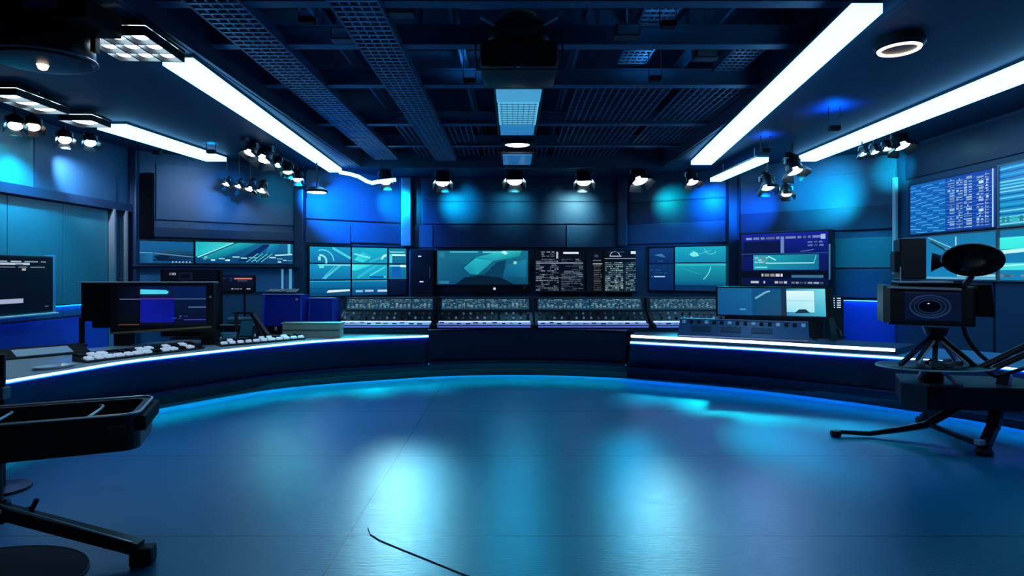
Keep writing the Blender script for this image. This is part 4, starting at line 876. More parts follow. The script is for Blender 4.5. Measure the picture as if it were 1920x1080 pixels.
# ------------------------------------------------------------------ equipment on the left wing
DT = 0.702
t = thing('broadcast_monitor', 'big boxy black monitor with a blue picture on the worktop', 'monitor', (P(330, 640, 8.75).x, 8.75, DT), 0.10)
def lx(px, D=8.75): return (px - CX) / F * D - t.location.x
def lz(py, D=8.75): return EYE - (py - HY) / F * D - DT
zb, zt = lz(622), lz(530)
xl, xr, xs = lx(158), lx(397), lx(213)
MB().box(((xs + xr) / 2, 0.06, (zt + zb) / 2), (xr - xs, 0.12, zt - zb), bev=0.012).build('front_frame', BLACK, t)
MB().box(((xl + xr) / 2 + 0.02, 0.28, (zt + zb) / 2 + 0.02), (xr - xl - 0.16, 0.26, zt - zb - 0.06), bev=0.02).build('casing', BLACKM, t)
mb = MB(); mb.box(((xl + xs) / 2, 0.10, (zt + zb) / 2 + 0.08), (xs - xl, 0.06, zt - zb - 0.16), bev=0.01)
for k in range(4): mb.box(((xl + xs) / 2 + 0.03, 0.066, zb + 0.2 + 0.13 * k), ((xs - xl) * 0.7, 0.012, 0.012))
mb.build('side_grille', BLACKM, t)
MB().box(((xl + xr) / 2, 0.1, zt + 0.006), (xr - xl, 0.2, 0.012), bev=0.004).build('top_edge', STEEL, t)
MB().box((xl + 0.02, 0.06, (zb + 0.12) / 2 + 0.02), (0.05, 0.06, zb + 0.28)).build('leg', BLACK, t); MB().lathe([(0.0, 0), (0.07, 0), (0.07, 0.03), (0.03, 0.05), (0, 0.05)], (xl + 0.02, 0.06, 0)).build('foot', RUBBER, t)
MB().box((xr - 0.1, 0.15, zb / 2), (0.2, 0.2, zb)).build('leg', BLACK, t); MB().box((xs + 0.1, 0.2, zb / 2), (0.2, 0.2, zb)).build('leg', BLACK, t)
MB().box(((xs + xr) / 2, -0.015, zb + 0.03), (xr - xs - 0.04, 0.03, 0.03), ry=-0.06).build('lower_trim', mat('bronze_trim', (0.55, 0.38, 0.2), 0.35, 0.8), t)
MB().cyl((xr - 0.04, -0.004, lz(557)), (xr - 0.04, -0.015, lz(557)), 0.018, n=10).build('button', STEEL, t)
pw, ph = (xr - xs) * 0.86, (zt - zb) * 0.8
p = Paint(pw, ph, (6, 28, 72), (6, 10, 34)); p.quad(0, 0, 0.26, 1, [(4, 6, 12), (4, 8, 18), (5, 14, 40), (4, 8, 20)]); p.quad(0.26, 0.08, 0.64, 0.66, [(14, 24, 150), (10, 22, 140), (8, 18, 120), (12, 24, 150)]); p.poly([(0.26, 0.8), (0.56, 0.8), (0.58, 0.85), (0.55, 0.9), (0.26, 0.92)], (70, 215, 240)); p.quad(0.03, 0.665, 1, 0.68, (100, 110, 140)); p.quad(0.26, 0.665, 0.64, 0.7, (75, 40, 140))
p.quad(0.8, 0.45, 1, 0.475, (80, 110, 150)); p.quad(0.75, 0.13, 1, 0.155, (45, 60, 160)); p.text(0.62, 0.16, 0.8, 0.26, 2, (60, 80, 170), 0.8, 0.03, 0.06, seed=2); p.quad(0.64, 0.7, 1, 1, (6, 28, 78)); p.quad(0.02, 0.02, 0.25, 0.04, (110, 70, 40)); p.build('picture', t, (xs + (xr - xs) * 0.07, -0.004, zb + (zt - zb) * 0.13))
# second black monitor behind
t = thing('tower_monitor', 'plain black upright monitor just behind the big boxy monitor', 'monitor', (P(356, 600, 9.6).x, 9.6, DT))
w, h = 112 / F * 9.6, (EYE + 5 / F * 9.6) - DT
MB().box((0, 0.06, h / 2 + 0.02), (w, 0.1, h - 0.04), bev=0.01).build('casing', BLACKM, t); MB().box((0, 0.08, 0.015), (w * 0.6, 0.3, 0.03), bev=0.006).build('foot', BLACK, t)
p = Paint(w * 0.92, h * 0.45, (4, 10, 22), (2, 5, 12)); p.text(0.12, 0.84, 0.24, 0.93, 1, (200, 205, 215), 0.95, 0.02, 0.05, seed=2, thick=0.8); p.quad(0.3, 0.7, 0.55, 0.95, (14, 20, 40)); p.quad(0.33, 0.74, 0.5, 0.9, (6, 9, 20)); p.build('picture', t, (-w * 0.46, 0.003, h * 0.53))
# small monitor on a stem
D = 9.95; t = thing('desk_monitor', 'small black monitor with a red line, on a thin stem', 'monitor', (P(445, 590, D).x, D, DT))
w, h = 64 / F * D, 33 / F * D; zc = EYE - (532 - HY) / F * D - DT
MB().box((0, 0.04, zc), (w, 0.06, h), bev=0.008).build('casing', BLACKM, t); MB().cyl((0.1, 0.05, 0.02), (0.1, 0.05, zc - h / 2 + 0.02), 0.018, n=10).build('stem', BLACK, t); MB().lathe([(0, 0), (0.14, 0), (0.13, 0.02), (0.03, 0.03), (0, 0.03)], (0.1, 0.05, 0), sy=0.7).build('foot', BLACK, t, smooth=True)
MB().box((-0.03, -0.02, zc - h / 2 - 0.01), (w + 0.1, 0.1, 0.02), bev=0.004).build('tray', DARK, t)
p = Paint(w * 0.94, h * 0.9, (10, 22, 48), (6, 10, 22)); p.quad(0.4, 0.78, 0.95, 0.86, (225, 120, 110)); p.quad(0.5, 0.66, 0.8, 0.7, (100, 80, 100)); p.text(0.3, 0.1, 0.95, 0.24, 1, (190, 200, 210), 0.85, 0.05, 0.2, seed=3, thick=0.6); p.text(0.02, 0.4, 0.35, 0.9, 4, (40, 80, 140), 0.4, 0.03, 0.1, seed=4); p.build('picture', t, (-w * 0.47, 0.006, zc - h * 0.45))
# printer with a roll, easel stand, cyan cup, blue cabinets, cream bench
D = 9.5; t = thing('label_printer', 'low dark printer with a rounded steel roll beside the small monitor', 'printer', (P(447, 600, D).x, D, DT))
w = 56 / F * D
MB().box((0, 0.15, 0.17), (w, 0.34, 0.14), bev=0.02).build('casing', DARK, t); MB().cyl((-w / 2 + 0.04, 0.1, 0.30), (w / 2 - 0.05, 0.1, 0.30), 0.065, n=18).build('roll', mat('teal_steel', (0.08, 0.2, 0.27), 0.3, 0.6), t, smooth=True)
MB().box((0, -0.03, 0.245), (w + 0.06, 0.06, 0.015)).build('front_edge', STEEL, t)
for s in (-1, 1):
    for y in (0.03, 0.27): MB().box((s * w * 0.42, y, 0.05), (0.05, 0.05, 0.1)).build('leg', BLACK, t)
D = 9.05; t = thing('drink_cup', 'pale cyan ridged tub standing in front of the printer', 'tub', (P(429, 621, D).x, D, DT))
MB().lathe([(0, 0), (0.085, 0), (0.098, 0.03), (0.112, 0.15), (0.106, 0.155), (0.098, 0.14), (0.08, 0.03), (0, 0.03)], n=26, sx=1.0, sy=0.8).build('tub_body', mat('cyan_plastic', (0.25, 0.62, 0.72), 0.3, bump=0.1, bscale=60), t, smooth=True); mb = MB(); mb.lathe([(0.112, 0.14), (0.12, 0.15), (0.12, 0.16), (0.105, 0.16)], n=26, sy=0.8); mb.build('rim', mat('teal_rim', (0.1, 0.4, 0.5), 0.3), t)
D = 9.42; t = thing('tablet_easel', 'black slanted easel holding a small teal tablet', 'easel', (P(466, 622, D).x, D, DT))
for s, a in ((-1, 0.0), (1, 0.16)): MB().bar((s * 0.13 - 0.08, 0.02, 0.44), (s * 0.13 + a, -0.12, 0.03), 0.05, 0.035).build('leg', BLACK, t)
MB().bar((0.05, 0.02, 0.43), (0.34, -0.02, 0.045), 0.09, 0.05).build('leg', BLACK, t)
MB().bar((-0.24, 0.02, 0.44), (0.08, 0.02, 0.44), 0.04, 0.03).build('top_bar', BLACK, t); MB().box((0.0, -0.075, 0.2), (0.19, 0.015, 0.24), rx=-0.3).build('tablet', mat('teal_tablet', (0.05, 0.22, 0.28), 0.25), t)
for i, (px0, px1, py0, py1, D, lab) in enumerate(((490, 566, 553, 601, 10.25, 'taller blue padded cabinet with a bright top edge'), (577, 626, 560, 597, 10.45, 'lower blue padded cabinet touching the console deck'))):
    w = (px1 - px0) / F * D; z1 = EYE - (py0 - HY) / F * D; t = thing('padded_cabinet', lab, 'cabinet', (P((px0 + px1) / 2, 600, D).x, D + 0.02, DT), 0, 'blue padded cabinets')
    h = z1 - DT; dz = 0.16 if i == 0 else 0.2
    MB().prism([(0.0, dz), (0.05, h), (0.34, h), (0.36, dz)], -w / 2, w / 2).build('padded_body', BLUEBOX, t)
    MB().box((0, 0.05, h + 0.008), (w + 0.01, 0.06, 0.018), bev=0.006).build('top_edge', mat('pale_blue_piping', (0.25, 0.42, 0.95), 0.3), t)
    for s in (-1, 1): MB().bar((s * (w / 2 - 0.01), -0.012, dz), (s * (w / 2 - 0.03), 0.038, h), 0.03, 0.02).build('corner_piping', mat('blue_piping', (0.05, 0.12, 0.7), 0.3), t)
    MB().box((0, 0.17, dz / 2), (w - 0.06, 0.28, dz)).build('base', BLACKM, t)
    if i == 0: MB().cyl((w * 0.36, 0.0, h - 0.08), (w * 0.36, 0.03, h - 0.08), 0.022, n=10).build('knob', STEEL, t)
D = 10.22; t = thing('intercom_panel', 'flat dark intercom panel with white buttons on the taller blue cabinet', 'intercom', (P(522, 545, D).x, D + 0.1, DT + (EYE - (553 - HY) / F * 10.25 - DT) + 0.018))
MB().prism([(0, 0), (0, 0.03), (0.2, 0.08), (0.2, 0)], -0.27, 0.27).build('casing', DARK, t)
for k in range(3): MB().box((-0.2 + 0.12 * k, 0.04, 0.05), (0.07, 0.05, 0.025), bev=0.006).build('button', KEYW, t)
D = 9.85; t = thing('cream_bench', 'low cream coloured riser on the worktop below the blue cabinets', 'riser', (P(583, 622, D).x, D, DT))
w = 108 / F * D
mb = MB(); mb.box((0, 0.12, 0.115), (w, 0.22, 0.23), bev=0.008); mb.build('riser_body', CREAM, t); MB().box((0, 0.005, 0.12), (w - 0.02, 0.01, 0.012)).build('joint_line', DARK, t); MB().box((0, 0.12, 0.238), (w + 0.04, 0.25, 0.014)).build('top_board', CREAM, t)
D = 9.55; t = thing('desk_microphone', 'tiny black microphone stand before the cream riser', 'microphone', (P(520, 625, D).x, D, DT))
MB().lathe([(0, 0), (0.07, 0), (0.06, 0.02), (0.015, 0.03), (0, 0.03)]).build('foot', BLACK, t, smooth=True); MB().tube([(0, 0, 0.02), (0, 0, 0.13), (-0.02, -0.02, 0.17)], 0.009).build('stem', BLACK, t); MB().lathe([(0, 0.15), (0.02, 0.155), (0.025, 0.18), (0.015, 0.21), (0, 0.215)], (-0.02, -0.02, 0)).build('capsule', GREY, t, smooth=True)
# long control keyboards along the worktop edge
def control_board(label, pa, pb, n, depth, rows, seed):
    rnd = random.Random(seed); a, b = Vector(pa), Vector(pb); d = b - a; L = d.length; rz = math.atan2(d.y, d.x)
    t = thing('control_keyboard', label, 'control keyboard', (a.x, a.y, DT), rz, 'long control keyboards on the worktop')
    MB().prism([(0, 0), (0, 0.025), (depth, 0.07), (depth, 0)], 0, L).build('casing', DARK, t); sl = math.atan2(0.045, depth)
    MB().box((L / 2, depth - 0.02, 0.075), (L, 0.03, 0.03), bev=0.006).build('back_ridge', BLACKM, t)
    for r in range(rows):
        for i in range(n):
            if rnd.random() < 0.08: continue
            x = L * (i + 0.5) / n; y = depth * (0.22 + 0.5 * r / max(1, rows - 1)) if rows > 1 else depth * 0.4
            MB().box((x, y, 0.025 + 0.045 * y / depth + 0.012), (L / n * rnd.uniform(0.6, 0.85), depth * 0.3 / rows * 2.0, 0.03), rx=sl, bev=0.004).build('key', KEYL if rnd.random() < (0.85 if r == 0 else 0.4) else BLACKM, t)
    return t
control_board('long control keyboard with pale keys in front of the big boxy monitor', back(LT[14], 0, 0.28), back(LT[25], 0, 0.30), 13, 0.34, 2, 4)
control_board('shorter control keyboard running on towards the cream riser', back(LT[26], 0, 0.34), back(LT[32], 0, 0.25), 11, 0.2, 2, 9)
t = thing('script_folder', 'black wedge shaped folder lying near the worktop end', 'folder', P(85, 668, 7.6)); t.location.z = DT; t.rotation_euler.z = 0.9
MB().prism([(0, 0), (0, 0.012), (0.45, 0.1), (0.45, 0)], -0.45, 0.5).build('cover', BLACKM, t); MB().box((0.02, 0.2, 0.055), (0.6, 0.3, 0.006), rx=0.193).build('paper', KEYW, t)
t = thing('steel_tray', 'oval steel tray on the worktop left of the control keyboard', 'tray', tuple(back(LT[11], 0, 0.3)[:2]) + (DT,), 0.95)
mb = MB(); mb.lathe([(0, 0.006), (0.2, 0.006), (0.25, 0.03), (0.265, 0.03), (0.22, 0.0), (0, 0.0)], n=28, sx=0.8, sy=0.5); mb.build('tray_body', STEEL, t, smooth=True)

# ------------------------------------------------------------------ equipment on the right wing
ZS = 0.747
kp = back((RT[7] + RT[8]) / 2, 0, 0.82); D = kp.y; t = thing('triple_monitor', 'leaning wide monitor showing three pictures, one of them bright white', 'monitor', (kp.x, kp.y, ZS), -0.3)
w, h = 1.6, 0.44
T_ = -0.18
MB().box((0, 0.06, 0.35 + h / 2), (w + 0.06, 0.05, h + 0.05), rx=T_, bev=0.01).build('casing', BLACK, t)
p = Paint(w, h, (18, 90, 140), (14, 75, 125)); p.quad(0, 0, 0.325, 1, [(16, 78, 130), (18, 86, 138), (22, 100, 150), (18, 90, 140)]); p.quad(0.335, 0, 0.63, 1, [(12, 70, 115), (10, 62, 100), (14, 82, 125), (14, 80, 130)]); p.line((0.36, 0.62), (0.46, 0.86), 0.03, (110, 175, 200)); p.line((0.46, 0.86), (0.5, 0.9), 0.02, (150, 200, 215)); p.quad(0.21, 0.18, 0.27, 0.24, (60, 150, 190))
p.quad(0.635, 0.0, 1.0, 1.0, [(30, 120, 170), (60, 175, 205), (120, 220, 235), (40, 120, 160)]); p.quad(0.65, 0.14, 0.9, 0.92, [(150, 225, 240), (170, 235, 245), (215, 250, 250), (225, 250, 252)]); p.quad(0.65, 0.55, 0.95, 0.565, (90, 190, 210)); p.quad(0.6, 0.0, 0.65, 1.0, [(5, 25, 50), (5, 25, 50), (10, 50, 80), (10, 50, 80)]); p.poly([(0.72, 0.1), (0.76, 0.24), (0.82, 0.25), (0.86, 0.12)], (15, 40, 60)); p.build('picture', t, (-w / 2, -0.008, 0.355), rx=T_)
for s in (-1, 1): MB().bar((s * (w / 2 - 0.15), 0.05, 0.002), (s * (w / 2 - 0.15), 0.08, 0.36), 0.08, 0.05).build('foot', BLACK, t)
mb = MB(); mb.prism([(-0.2, 0), (-0.16, 0.1), (0.0, 0.34), (0.12, 0.8), (0.17, 0.8), (0.2, 0.4), (0.3, 0.0)], w / 2 + 0.035, w / 2 + 0.12); mb.build('side_stand', BLACK, t)
mb = MB(); mb.tube([(w / 2 + 0.15, 0.2, 0.2), (w / 2 + 0.22, 0.1, 0.12), (w / 2 + 0.2, -0.05, 0.06), (w / 2 + 0.28, 0.05, 0.04)], 0.018); mb.build('cable', RUBBER, t)
# broad keyboard in front of it
t = thing('studio_keyboard', 'broad flat keyboard with pale edge in front of the triple-picture monitor', 'keyboard', tuple(back(RT[6], 0, 0.47)[:2]) + (ZS,), -0.42)
w = 1.9; MB().prism([(-0.24, 0.0), (-0.24, 0.05), (0.04, 0.28), (0.07, 0.28), (0.07, 0.0)], -w / 2, w / 2).build('casing', mat('blue_grey_plastic', (0.05, 0.11, 0.24), 0.35), t)
MB().box((0, 0.045, 0.286), (w, 0.03, 0.014)).build('back_edge', mat('lilac_edge', (0.4, 0.42, 0.7), 0.3), t); MB().box((0, -0.245, 0.03), (w * 0.98, 0.012, 0.02)).build('front_edge', mat('lilac_edge'), t)
for i in range(16): MB().box((-w / 2 + 0.07 + i * (w - 0.14) / 15, -0.015, 0.238), (0.055, 0.07, 0.016), rx=0.688, bev=0.003).build('key', KEYW if i % 3 == 0 else BLACKM, t)
for i in range(3): MB().box((-w / 2 + 0.35 + i * 0.45, -0.13, 0.144), (0.3, 0.12, 0.012), rx=0.688, bev=0.003).build('pad', NAVY, t)
# small relay rack at the right of the rack monitor, on the rear of the worktop
D = 10.4; 
t = thing('patch_box', 'small patch box with rows of white lamps beside the rack monitor', 'patch box', (P(1566, 545, 11.6).x, 11.6, 0.0))
MB().box((0.02, 0.1, 0.66), (0.30, 0.2, 1.32), bev=0.01).build('box_body', DARK, t)
for r_ in range(5):
    for c in range(2): MB().box((-0.05 + 0.12 * c, -0.006, 1.28 + 0.045 * r_ - 0.0 if r_ < 1 else 1.28 - 0.045 * (r_)), (0.07, 0.012, 0.02)).build('lamp', mat('indicator_white'), t)
for k, (px, py, D, lab) in enumerate(((1225, 607, 10.3, 'small pale tablet lying on the console deck end'), )):
    pass

# ------------------------------------------------------------------ film camera on its stand, near right
D0 = 6.0
cam_t = thing('film_camera', 'black film camera with a round lens hood and a boxy lower housing', 'film camera', (P(1748, 612, D0).x, D0, EYE - (612 - HY) / F * D0))
o = cam_t.location
def q(px, py, D=D0): return P(px, py, D) - o
def boxpx(mb, px0, py0, px1, py1, D, dep, **k):
    a, b = q(px0, py1, D), q(px1, py0, D); mb.box(((a.x + b.x) / 2, a.y + dep / 2, (a.z + b.z) / 2), (b.x - a.x, dep, b.z - a.z), **k); return mb
boxpx(MB(), 1670, 537, 1822, 611, 6.0, 0.55, bev=0.02).build('lower_housing', BLACK, cam_t)
boxpx(MB(), 1667, 535, 1681, 608, 5.93, 0.45, bev=0.008).build('side_plate', mat('warm_grey_metal', (0.2, 0.2, 0.19), 0.4, 0.6), cam_t)
a, b = q(1672, 539, 5.95), q(1802, 542, 5.95); MB().bar(a, b, 0.05, 0.022).build('top_trim', STEEL, cam_t)
lpl = boxpx(MB(), 1700, 548, 1800, 602, 5.985, 0.04, bev=0.01).build('lens_plate', mat('lens_plate_blue', (0.04, 0.08, 0.2), 0.35), cam_t)
c = q(1745, 575, 5.98)
mb = MB()
for r_, tt in ((0.19, 0.012), (0.15, 0.008), (0.11, 0.006)):
    mb.tube([(c.x + r_ * math.cos(a * PI / 18), c.y - 0.01, c.z + r_ * 0.6 * math.sin(a * PI / 18)) for a in range(37)], tt, n=6)
mb.build('lens_ring', mat('lens_ring_blue', (0.3, 0.42, 0.7), 0.35, 0.2), lpl, smooth=True)
mb = MB(); mb.lathe([(0, 0.012), (0.06, 0.01), (0.10, 0.0)], (c.x, c.y - 0.004, c.z), axis='Y', n=28, sy=0.6); mb.build('lens_glass', GLASSD, lpl, smooth=True)
mb = MB()                                            # flared side hood
A = [q(1826, 533, 6.0), q(1826, 592, 6.0)]; x0 = A[0].x; z0_, z1_ = A[1].z, A[0].z
B = [q(1846, 532, 6.0), q(1852, 592, 6.0)]
mb._faces([Vector((x0, 0.02, z0_)), Vector((x0, 0.5, z0_)), Vector((x0, 0.5, z1_)), Vector((x0, 0.02, z1_)), Vector((B[1].x, -0.02, z0_)), Vector((B[1].x, 0.54, z0_)), Vector((B[0].x, 0.54, z1_)), Vector((B[0].x, -0.02, z1_))],
          [(0, 1, 2, 3), (7, 6, 5, 4), (0, 4, 5, 1), (1, 5, 6, 2), (2, 6, 7, 3), (3, 7, 4, 0)]); mb.build('side_hood', BLACKM, cam_t)
boxpx(MB(), 1686, 446, 1733, 524, 6.05, 0.4, bev=0.015).build('viewfinder_block', BLACK, cam_t)
boxpx(MB(), 1677, 470, 1690, 510, 6.05, 0.3, bev=0.01).build('eyepiece', RUBBER, cam_t)
a, b = q(1688, 529, 6.0), q(1784, 529, 6.0); MB().box(((a.x + b.x) / 2, 0.2, a.z), (b.x - a.x, 0.42, 0.02), bev=0.004).build('top_plate', STEEL, cam_t); boxpx(MB(), 1688, 530, 1800, 538, 6.0, 0.45).build('riser_block', BLACKM, cam_t)
MB().bar(q(1692, 500, 6.0), q(1692, 528, 6.0), 0.012, 0.012).build('side_rail', STEEL, cam_t)
c = q(1825, 488, 5.9)
mb = MB()                                            # bellows from the block to the round hood
rows = []
for i, (f, rx_, rz_) in enumerate(((0, 0.02, 0.1), (0.25, 0.05, 0.07), (0.5, 0.1, 0.05), (0.75, 0.16, 0.09), (1, 0.22, 0.13))):
    s = q(1733, 492, 6.15); e = Vector((c.x - 0.06, c.y + 0.13, c.z)); m_ = s.lerp(e, f)
    rows.append([m_ + Vector((0.25 * rx_ * math.cos(k * PI / 8) , 0.8 * rx_ * math.sin(k * PI / 8) , rz_ * math.cos(k * PI / 8))) for k in range(17)])
mb.grid(rows); mb.build('bellows', RUBBER, cam_t, smooth=True)
mb = MB(); mb.lathe([(0.2, -0.2), (0.27, -0.06), (0.292, 0.0), (0.30, 0.02), (0.285, 0.02), (0.27, 0.0), (0.2, -0.08), (0.12, -0.1), (0, -0.1)], n=44, axis='Y', sy=0.545); 
for v in mb.bm.verts: v.co.y = v.co.y
hood = mb.build('lens_hood', BLACK, cam_t, smooth=True); hood.location = c; hood.rotation_euler = (0, 0, 0.12)
mb = MB(); mb.tube([(0.297 * math.cos(a * PI / 24), -0.02, 0.297 * 0.545 * math.sin(a * PI / 24)) for a in range(3, 26)], 0.007, n=6); rim = mb.build('hood_rim_highlight', STEEL, hood, smooth=True)  # pale arc stands for the highlight along the hood's upper edge
MB().bar(q(1815, 517, 6.0), q(1800, 538, 6.0), 0.06, 0.05).build('hood_bracket', BLACK, cam_t)
MB().tube([q(1735, 452, 6.1), q(1760, 468, 6.1), q(1785, 474, 6.0)], 0.012).build('support_rod', STEEL, cam_t)
cam_t.rotation_euler.z = -0.42; cam_t.scale = (0.9, 0.9, 1.0)
# stand
st = thing('camera_pedestal', 'black camera pedestal with splayed legs, round plate and low dark housing', 'camera stand', (P(1800, 780, D0).x, D0, 0))
o = st.location
MB().cyl(q(1756, 628, 6.25), q(1756, 612.5, 6.25), 0.10, 0.13, n=18).build('pan_head', BLACK, st, smooth=True)
for (px, py, D, w_) in ((1688, 684, 5.9, 0.035), (1752, 692, 5.8, 0.045), (1832, 690, 6.0, 0.045), (1800, 686, 6.5, 0.035), (1715, 684, 6.5, 0.035)):
    MB().bar(q(1755, 624, 6.25), q(px, py, D), w_, w_).build('upper_leg', BLACK, st)
    b_ = q(px, py, D)
mb = MB(); mb.tube([q(1752, 640, 6.1), q(1722, 682, 5.85)], 0.012); mb.build('brace_rod', STEEL, st); mb = MB(); mb.tube([q(1765, 640, 6.1), q(1815, 684, 5.9)], 0.012); mb.build('brace_rod', STEEL, st)
pc = q(1752, 686, 6.1); mb = MB(); mb.lathe([(0, -0.012), (0.55, -0.012), (0.57, 0), (0.55, 0.01), (0, 0.01)], pc, n=48, sy=0.62); mb.build('round_plate', BLACK, st, smooth=True)
mb = MB(); mb.tube([(pc.x + 0.57 * math.cos(a * PI / 24), pc.y + 0.57 * 0.62 * math.sin(a * PI / 24), pc.z) for a in range(49)], 0.009, n=6); mb.build('plate_rim', STEEL, st, smooth=True)
mb = MB()
rnd = random.Random(2)
for i in range(12): mb.box((pc.x + rnd.uniform(-0.3, 0.3), pc.y + rnd.uniform(-0.2, 0.2), pc.z + 0.03), (0.06, 0.05, 0.04), bev=0.006)
o_ = mb.build('connector_block', GREY, st); o_['kind'] = 'stuff'; o_['label'] = 'small grey connectors on the plate'
# low housing (dolly) and its legs
mb = MB(); A = q(1672, 720, 6.3); Bx = q(1925, 720, 6.3)
mb.slab([(A.x, 0.15), (A.x + 0.1, -0.1), (Bx.x, -0.2), (Bx.x, 0.45), (A.x + 0.3, 0.7)], q(1700, 752, 6.3).z, q(1700, 712, 6.3).z); mb.build('low_housing', BLACK, st)
MB().box((A.x + 0.32, -0.0, q(1700, 712, 6.3).z + 0.006), (0.34, 0.12, 0.01)).build('top_plate', GREY, st)
MB().cyl(pc + Vector((0, 0, -0.01)), (pc.x + 0.1, pc.y + 0.2, q(1700, 712, 6.3).z), 0.09, 0.12, n=18).build('lower_column', BLACK, st)
foot1 = Vector((P(1567, 818, 6.43).x, 6.43, 0.03)) - o
mb = MB(); mb.tube([q(1850, 728, 6.2), q(1820, 742, 6.2), q(1775, 775, 6.25), q(1735, 797, 6.3), q(1690, 805, 6.35), q(1630, 813, 6.4), foot1 + Vector((0, 0, 0.02))], 0.055, n=10, r1=0.022); mb.build('curved_leg', BLACK, st, smooth=True)
mb = MB(); mb.lathe([(0, -0.03), (0.05, -0.03), (0.06, 0.0), (0.05, 0.035), (0, 0.045)], foot1, n=16); mb.build('rubber_foot', RUBBER, st, smooth=True)
f2 = Vector((P(1845, 852, 5.78).x, 5.78, 0.03)) - o
mb = MB(); mb.bar(q(1886, 700, 6.1), q(1862, 800, 5.85), 0.10, 0.09); mb.bar(q(1862, 800, 5.85), f2 + Vector((0, 0, 0.05)), 0.09, 0.07); mb.build('front_leg', BLACK, st)
mb = MB(); mb.lathe([(0, -0.03), (0.07, -0.03), (0.08, 0.0), (0.06, 0.04), (0, 0.05)], f2, n=16); mb.build('rubber_foot', RUBBER, st, smooth=True)
MB().bar(q(1745, 797, 6.25), f2 + Vector((-0.02, 0.02, 0.06)), 0.05, 0.04).build('strut', BLACK, st); MB().box(f2 + Vector((-0.06, -0.02, 0.1)), (0.09, 0.06, 0.05), rz=0.4, bev=0.008).build('clamp', STEEL, st)
f3 = Vector((4.9, 7.0, 0.03)) - o
MB().bar(q(1850, 740, 6.5), f3 + Vector((0, 0, 0.04)), 0.08, 0.08).build('rear_leg', BLACK, st); mb = MB(); mb.lathe([(0, -0.03), (0.07, -0.03), (0.08, 0.0), (0.06, 0.04), (0, 0.05)], f3, n=16); mb.build('rubber_foot', RUBBER, st, smooth=True)
mb = MB(); mb.tube([q(1760, 690, 6.0), q(1785, 712, 6.0), q(1812, 735, 6.05), q(1835, 748, 6.1)], 0.02); mb.build('steel_arm', STEEL, st, smooth=True)
# steering arms and triangular bracket to the edge
for a, b in ((q(1832, 692, 6.0), q(1985, 618, 5.8)), (q(1856, 694, 6.0), q(1995, 632, 5.8))): MB().tube([a, b], 0.03, n=10).build('steering_arm', BLACK, st)
mb = MB(); mb.tube([q(1836, 690, 6.0), q(1866, 706, 6.0), q(1990, 672, 5.85)], 0.02); mb.build('bracket', BLACK, st); MB().slab([(q(1830, 688, 6.0).x, -0.02), (q(1853, 688, 6.0).x, -0.1), (q(1862, 706, 6.0).x, -0.02), (q(1850, 690, 6.0).x, 0.1)], q(1840, 690, 6.0).z, q(1840, 688, 6.0).z).build('gusset', STEEL, st)
t = thing('camera_cable', 'thick black cable looping from the film camera towards the edge', 'cable', P(1806, 612.5, 6.2)); o = t.location
mb = MB(); pts = smooth_pts([q(1806, 613, 6.2), q(1812, 632, 6.2), q(1828, 655, 6.2), q(1846, 672, 6.25), q(1862, 678, 6.35), q(1920, 668, 6.5), q(2000, 640, 6.5)], 30); mb.tube(pts, 0.022, n=8); mb.build('cable_sheath', RUBBER, t, smooth=True)

# ------------------------------------------------------------------ case on a stand, near left
cs = thing('camera_case', 'open black flight case with rounded rim lying on a stand', 'case', (-3.46, 3.82, 0.62), 0.40)
L, Wd, H = 1.75, 0.62, 0.235
x1, x0 = 0.93, 0.93 - L
def rrect(xa, xb, ya, yb, r, n=6):
    out = []
    for cx, cy, a0 in ((xb - r, yb - r, 0), (xa + r, yb - r, 90), (xa + r, ya + r, 180), (xb - r, ya + r, 270)):
        out += [(cx + r * math.cos(math.radians(a0 + 90 * i / n)), cy + r * math.sin(math.radians(a0 + 90 * i / n))) for i in range(n + 1)]
    return out
mb = MB(); R0 = rrect(x0, x1, -Wd / 2, Wd / 2, 0.1); R1 = rrect(x0 + 0.05, x1 - 0.05, -Wd / 2 + 0.05, Wd / 2 - 0.05, 0.08)
close = lambda r: r + [r[0]]
mb.grid([[(x, y, 0) for x, y in close(R0)], [(x, y, H) for x, y in close(R0)], [(x, y, H) for x, y in close(R1)], [(x, y, H - 0.1) for x, y in close(R1)]]); mb._faces([Vector((x, y, H - 0.1)) for x, y in R1], [tuple(range(len(R1)))]); mb._faces([Vector((x, y, 0)) for x, y in R0], [tuple(range(len(R0)))])
mb.build('case_body', BLACK, cs)
mb = MB(); mb.tube([(x, y, H + 0.005) for x, y in close(R0)], 0.009, n=8); mb.build('rim', STEEL, cs, smooth=True)
for xx in (0.62, 0.1): 
    mb = MB(); mb.tube([(xx - 0.02 + 0.06 * math.sin(PI * i / 10) * 1.0, -Wd / 2 + 0.06 + (Wd - 0.12) * i / 10, H - 0.03 + 0.03 * math.sin(PI * i / 10)) for i in range(11)], 0.009, n=6); mb.build('divider', STEEL, cs, smooth=True)
MB().box((x1 + 0.015, 0, H - 0.07), (0.05, Wd * 0.9, 0.10), bev=0.015).build('end_cap', BLACKM, cs)
MB().box((x1 - 0.12, -Wd / 2 - 0.008, H * 0.62), (0.1, 0.02, 0.06), bev=0.006).build('latch', DARK, cs)
t = thing('case_stand', 'black tripod stand under the flight case, with a long floor leg', 'stand', (-3.22, 3.66, 0)); o = t.location
MB().cyl((0, 0, 0.26), (0, 0, 0.62), 0.035, n=14).build('post', BLACK, t); MB().cyl((0, 0, 0.24), (0, 0, 0.36), 0.075, n=16).build('hub', BLACK, t, smooth=True); MB().box((0.06, -0.08, 0.33), (0.06, 0.04, 0.03), bev=0.006).build('clip', STEEL, t)
ft = Vector((P(268, 1052, 3.62).x, 3.62, 0)) - o
